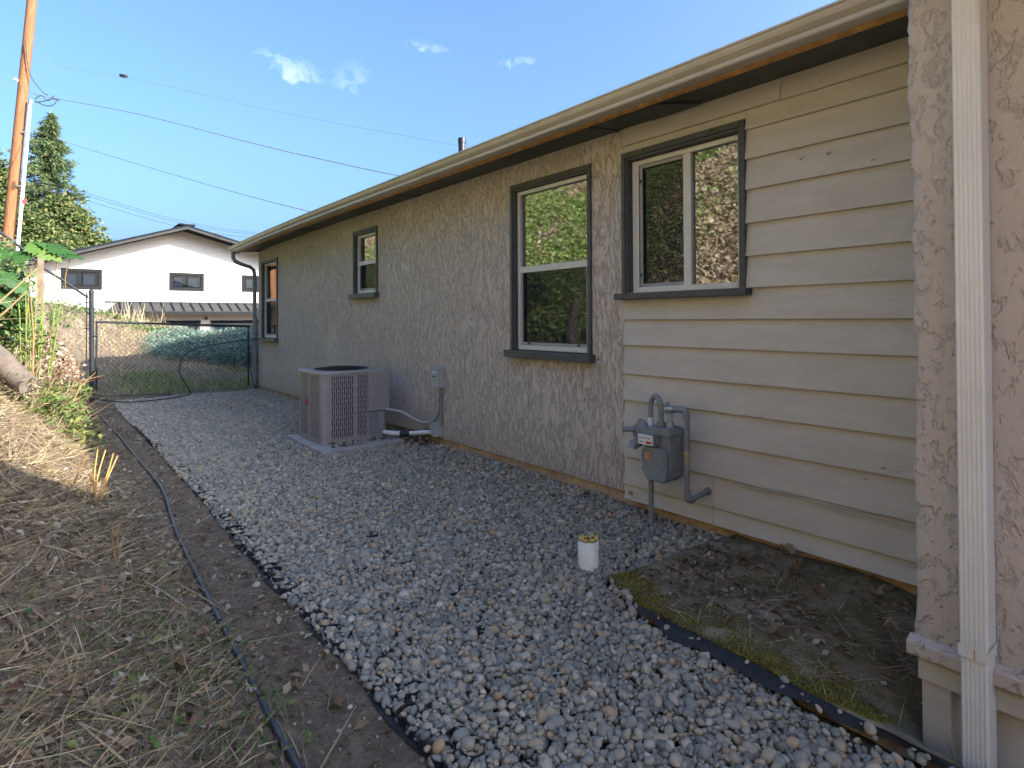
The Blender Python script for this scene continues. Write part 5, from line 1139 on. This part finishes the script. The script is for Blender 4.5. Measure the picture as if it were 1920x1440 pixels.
kind(leaves('bank_plants', on_ground(q)+np.column_stack([rng.normal(0, .03, (len(q), 2)), rng.uniform(.02, .30, len(q))]), rng.uniform(.03, .085, len(q)), 'leaflight', nrm=np.array([0, 0, 1.]), jitter=.9), 'stuff')
def bush(name, label, blobs, n, size, m, base):
    t = thing(name, label, 'shrub', base); P = blob_points(blobs, n, .2); P = P[P[:, 2] > terrain(P[:, 0], P[:, 1])]; inv_ = Matrix.Translation(t.location).inverted()
    o = leaves('foliage', P, rng.uniform(size*.6, size*1.4, len(P)), m, t, nrm=np.array([.4, -.4, .8]), jitter=.8); o.matrix_parent_inverse = inv_
    st_ = MB()
    for k in range(14):
        b_ = Vector((random.uniform(-.15, .15)+base[0], random.uniform(-.2, .2)+base[1], base[2]-.05)); bl = random.choice(blobs); e = Vector(bl[:3])+Vector((random.gauss(0, .2), random.gauss(0, .2), random.gauss(0, .2)))
        st_.tube([b_, b_.lerp(e, .5)+Vector((0, 0, .1)), e], [.012, .008, .003], 5)
    o = st_.build('stems', 'brownstem'); o.parent = t; o.matrix_parent_inverse = inv_; return t
bush('ivy_thicket', 'dark ivy thicket on the bank behind the green shoots', [(-.50, 9.6, 1.75, .40, .7, .55), (-.45, 10.6, 1.95, .42, .7, .50), (-.70, 9.0, 2.0, .40, .6, .45), (-.30, 10.8, 1.45, .35, .6, .40), (-.60, 11.3, 2.35, .4, .5, .35), (-.22, 9.4, 1.5, .22, .4, .45)], 8500, .075, 'leafdark', (-.5, 10, .9))
bush('bramble', 'small green bramble by the foot of the fence post', [(.30, 10.2, .42, .30, .6, .16), (.05, 9.3, .55, .25, .5, .16), (.38, 11.2, .40, .2, .5, .14)], 1500, .06, 'leaflight', (.2, 10, .3))
bush('bramble', 'lit green leaves at the lower edge of the bank above the straw', [(.08, 8.0, .52, .22, .5, .10), (.22, 8.7, .42, .2, .45, .10)], 900, .05, 'leaflight', (.12, 8.2, .35))
bush('dead_shrub', 'dry tan twiggy clump at the bank foot left of the fence post', [(.15, 9.6, .75, .28, .5, .38), (.30, 10.6, .62, .25, .5, .34), (.0, 10.8, 1.0, .28, .5, .35)], 1500, .055, 'leafdry', (.15, 10.1, .35))
# green shoots
sg = thing('green_shoots', 'clump of upright yellow green shoots on the bank', 'plant', (-.05, 9, .95)); inv = Matrix.Translation(sg.location).inverted()
for (x0, x1, z1) in ((-.119, -.127, 1.92), (-.071, -.102, 1.69), (-.051, -.016, 2.24), (.013, .045, 1.82), (.088, .157, 1.62), (.113, .237, 1.83), (-.158, -.205, 1.92), (-.02, .06, 1.98)):
    tp(sg, MB().tube([(x0, 9, .75), ((x0+x1)/2+.008, 9, (1.0+z1)/2), (x1, 9, z1)], [.0085, .0075, .004], 6), 'shoot', 'shoot')
p = np.column_stack([rng.uniform(-.2, .2, 160), rng.normal(9, .08, 160), rng.uniform(.95, 1.35, 160)])
o = leaves('shoot_leaves', p, .05, 'leaflight', sg, jitter=1); o.matrix_parent_inverse = inv
# maple sprays
def maple_leaf(parent, c, size, nrm, direc, rv):
    t = [(-.05, 0), (-.12, .22), (-.02, .26), (-.06, .50), (.10, .40), (.16, .52), (.26, .36), (.30, .58), (.44, .34), (.52, .40), (.56, .22), (.80, .16), (.84, .07), (1.0, 0)]
    prof = t+[(a_, -b_) for a_, b_ in t[-2:0:-1]]
    n_ = Vector(nrm).normalized(); d_ = Vector(direc); d_ = (d_-n_*d_.dot(n_)).normalized(); s_ = n_.cross(d_); c = Vector(c)
    vs = [c+d_*size*.3]+[c+d_*a_*size+s_*b_*size-n_*size*(.22*b_*b_+.18*(a_-.3)**2) for a_, b_ in prof]
    o = MB().add(vs, [(0, i, i % len(prof)+1) for i in range(1, len(prof)+1)]).build('leaf', 'maple'); o.parent = parent; o.matrix_parent_inverse = Matrix.Translation(parent.location).inverted()
    at = o.data.attributes.new('rnd', 'FLOAT', 'FACE'); at.data.foreach_set('value', [rv]*len(o.data.polygons)); return o
mp = thing('maple_sapling', 'maple sapling spreading large green leaves over the fence rail', 'sapling', (-.1, 9, .9))
for pts in ([(-.12, 9, .8), (-.10, 9, 1.6), (-.05, 9, 2.15), (.05, 9, 2.25)], [(.10, 9.05, .7), (.12, 9.05, 1.6), (.17, 9, 2.12)], [(.30, 9.05, 1.55), (.25, 9.05, 1.9), (.30, 9, 2.18)]):
    tp(mp, MB().tube(catmull(pts, 5), .005, 5), 'stem', 'brownstem')
for c, s_, n_, d_, rv in (((-.10, 9.0, 2.30), .26, (.3, -.6, .7), (1, -.2, -.1), .75), ((.04, 8.95, 2.24), .24, (.1, -.75, .6), (.8, -.3, -.5), .95), ((.10, 9.0, 2.30), .30, (.2, -.5, .8), (1, .1, -.3), .25), ((.22, 9.0, 2.26), .26, (.3, -.5, .8), (1, 0, -.35), .12), ((-.14, 9.0, 2.22), .22, (-.2, -.7, .6), (-.3, -.4, -.7), .35), ((.0, 9.05, 2.33), .22, (.2, -.4, .9), (.7, .4, .2), .6), ((-.30, 9.0, 2.22), .22, (0, -.6, .7), (-.5, -.2, -.4), .3), ((-.32, 8.9, 1.95), .24, (.2, -.7, .5), (.4, -.3, -.7), .2), ((-.22, 8.9, 1.85), .22, (.3, -.7, .5), (.6, -.3, -.5), .4), ((-.36, 8.9, 1.72), .24, (.3, -.7, .5), (.5, -.3, -.6), .15)):
    maple_leaf(mp, c, s_, n_, d_, rv)
mb2 = thing('maple_branch', 'bright maple leaves hanging in from the left edge near the pole', 'branch', (-.75, 6, 2.9))
tp(mb2, MB().tube(catmull([(-1.7, 6.3, 1.9), (-1.1, 6.2, 2.6), (-.70, 6.1, 2.95), (-.42, 6.0, 3.0), (-.26, 6.0, 2.98)], 5), [.02-.0007*i for i in range(21)], 6), 'twig', 'brownstem')
for c, s_, n_, d_, rv in (((-.40, 6, 3.14), .20, (.3, -.6, .7), (1, -.1, -.35), .8), ((-.38, 6, 2.96), .16, (.4, -.7, .3), (.7, -.2, -.6), .3), ((-.37, 6, 2.80), .20, (.6, -.6, .4), (.6, -.2, -.9), .9), ((-.34, 6, 2.66), .20, (.6, -.6, .3), (.5, -.1, -1), .5), ((-.38, 6, 2.55), .20, (.5, -.6, .4), (.6, -.2, -.8), 1.0), ((-.55, 6, 3.1), .2, (.3, -.6, .7), (-.6, -.1, .2), .5)):
    maple_leaf(mb2, c, s_, n_, d_, rv)
bpy.context.view_layer.update()
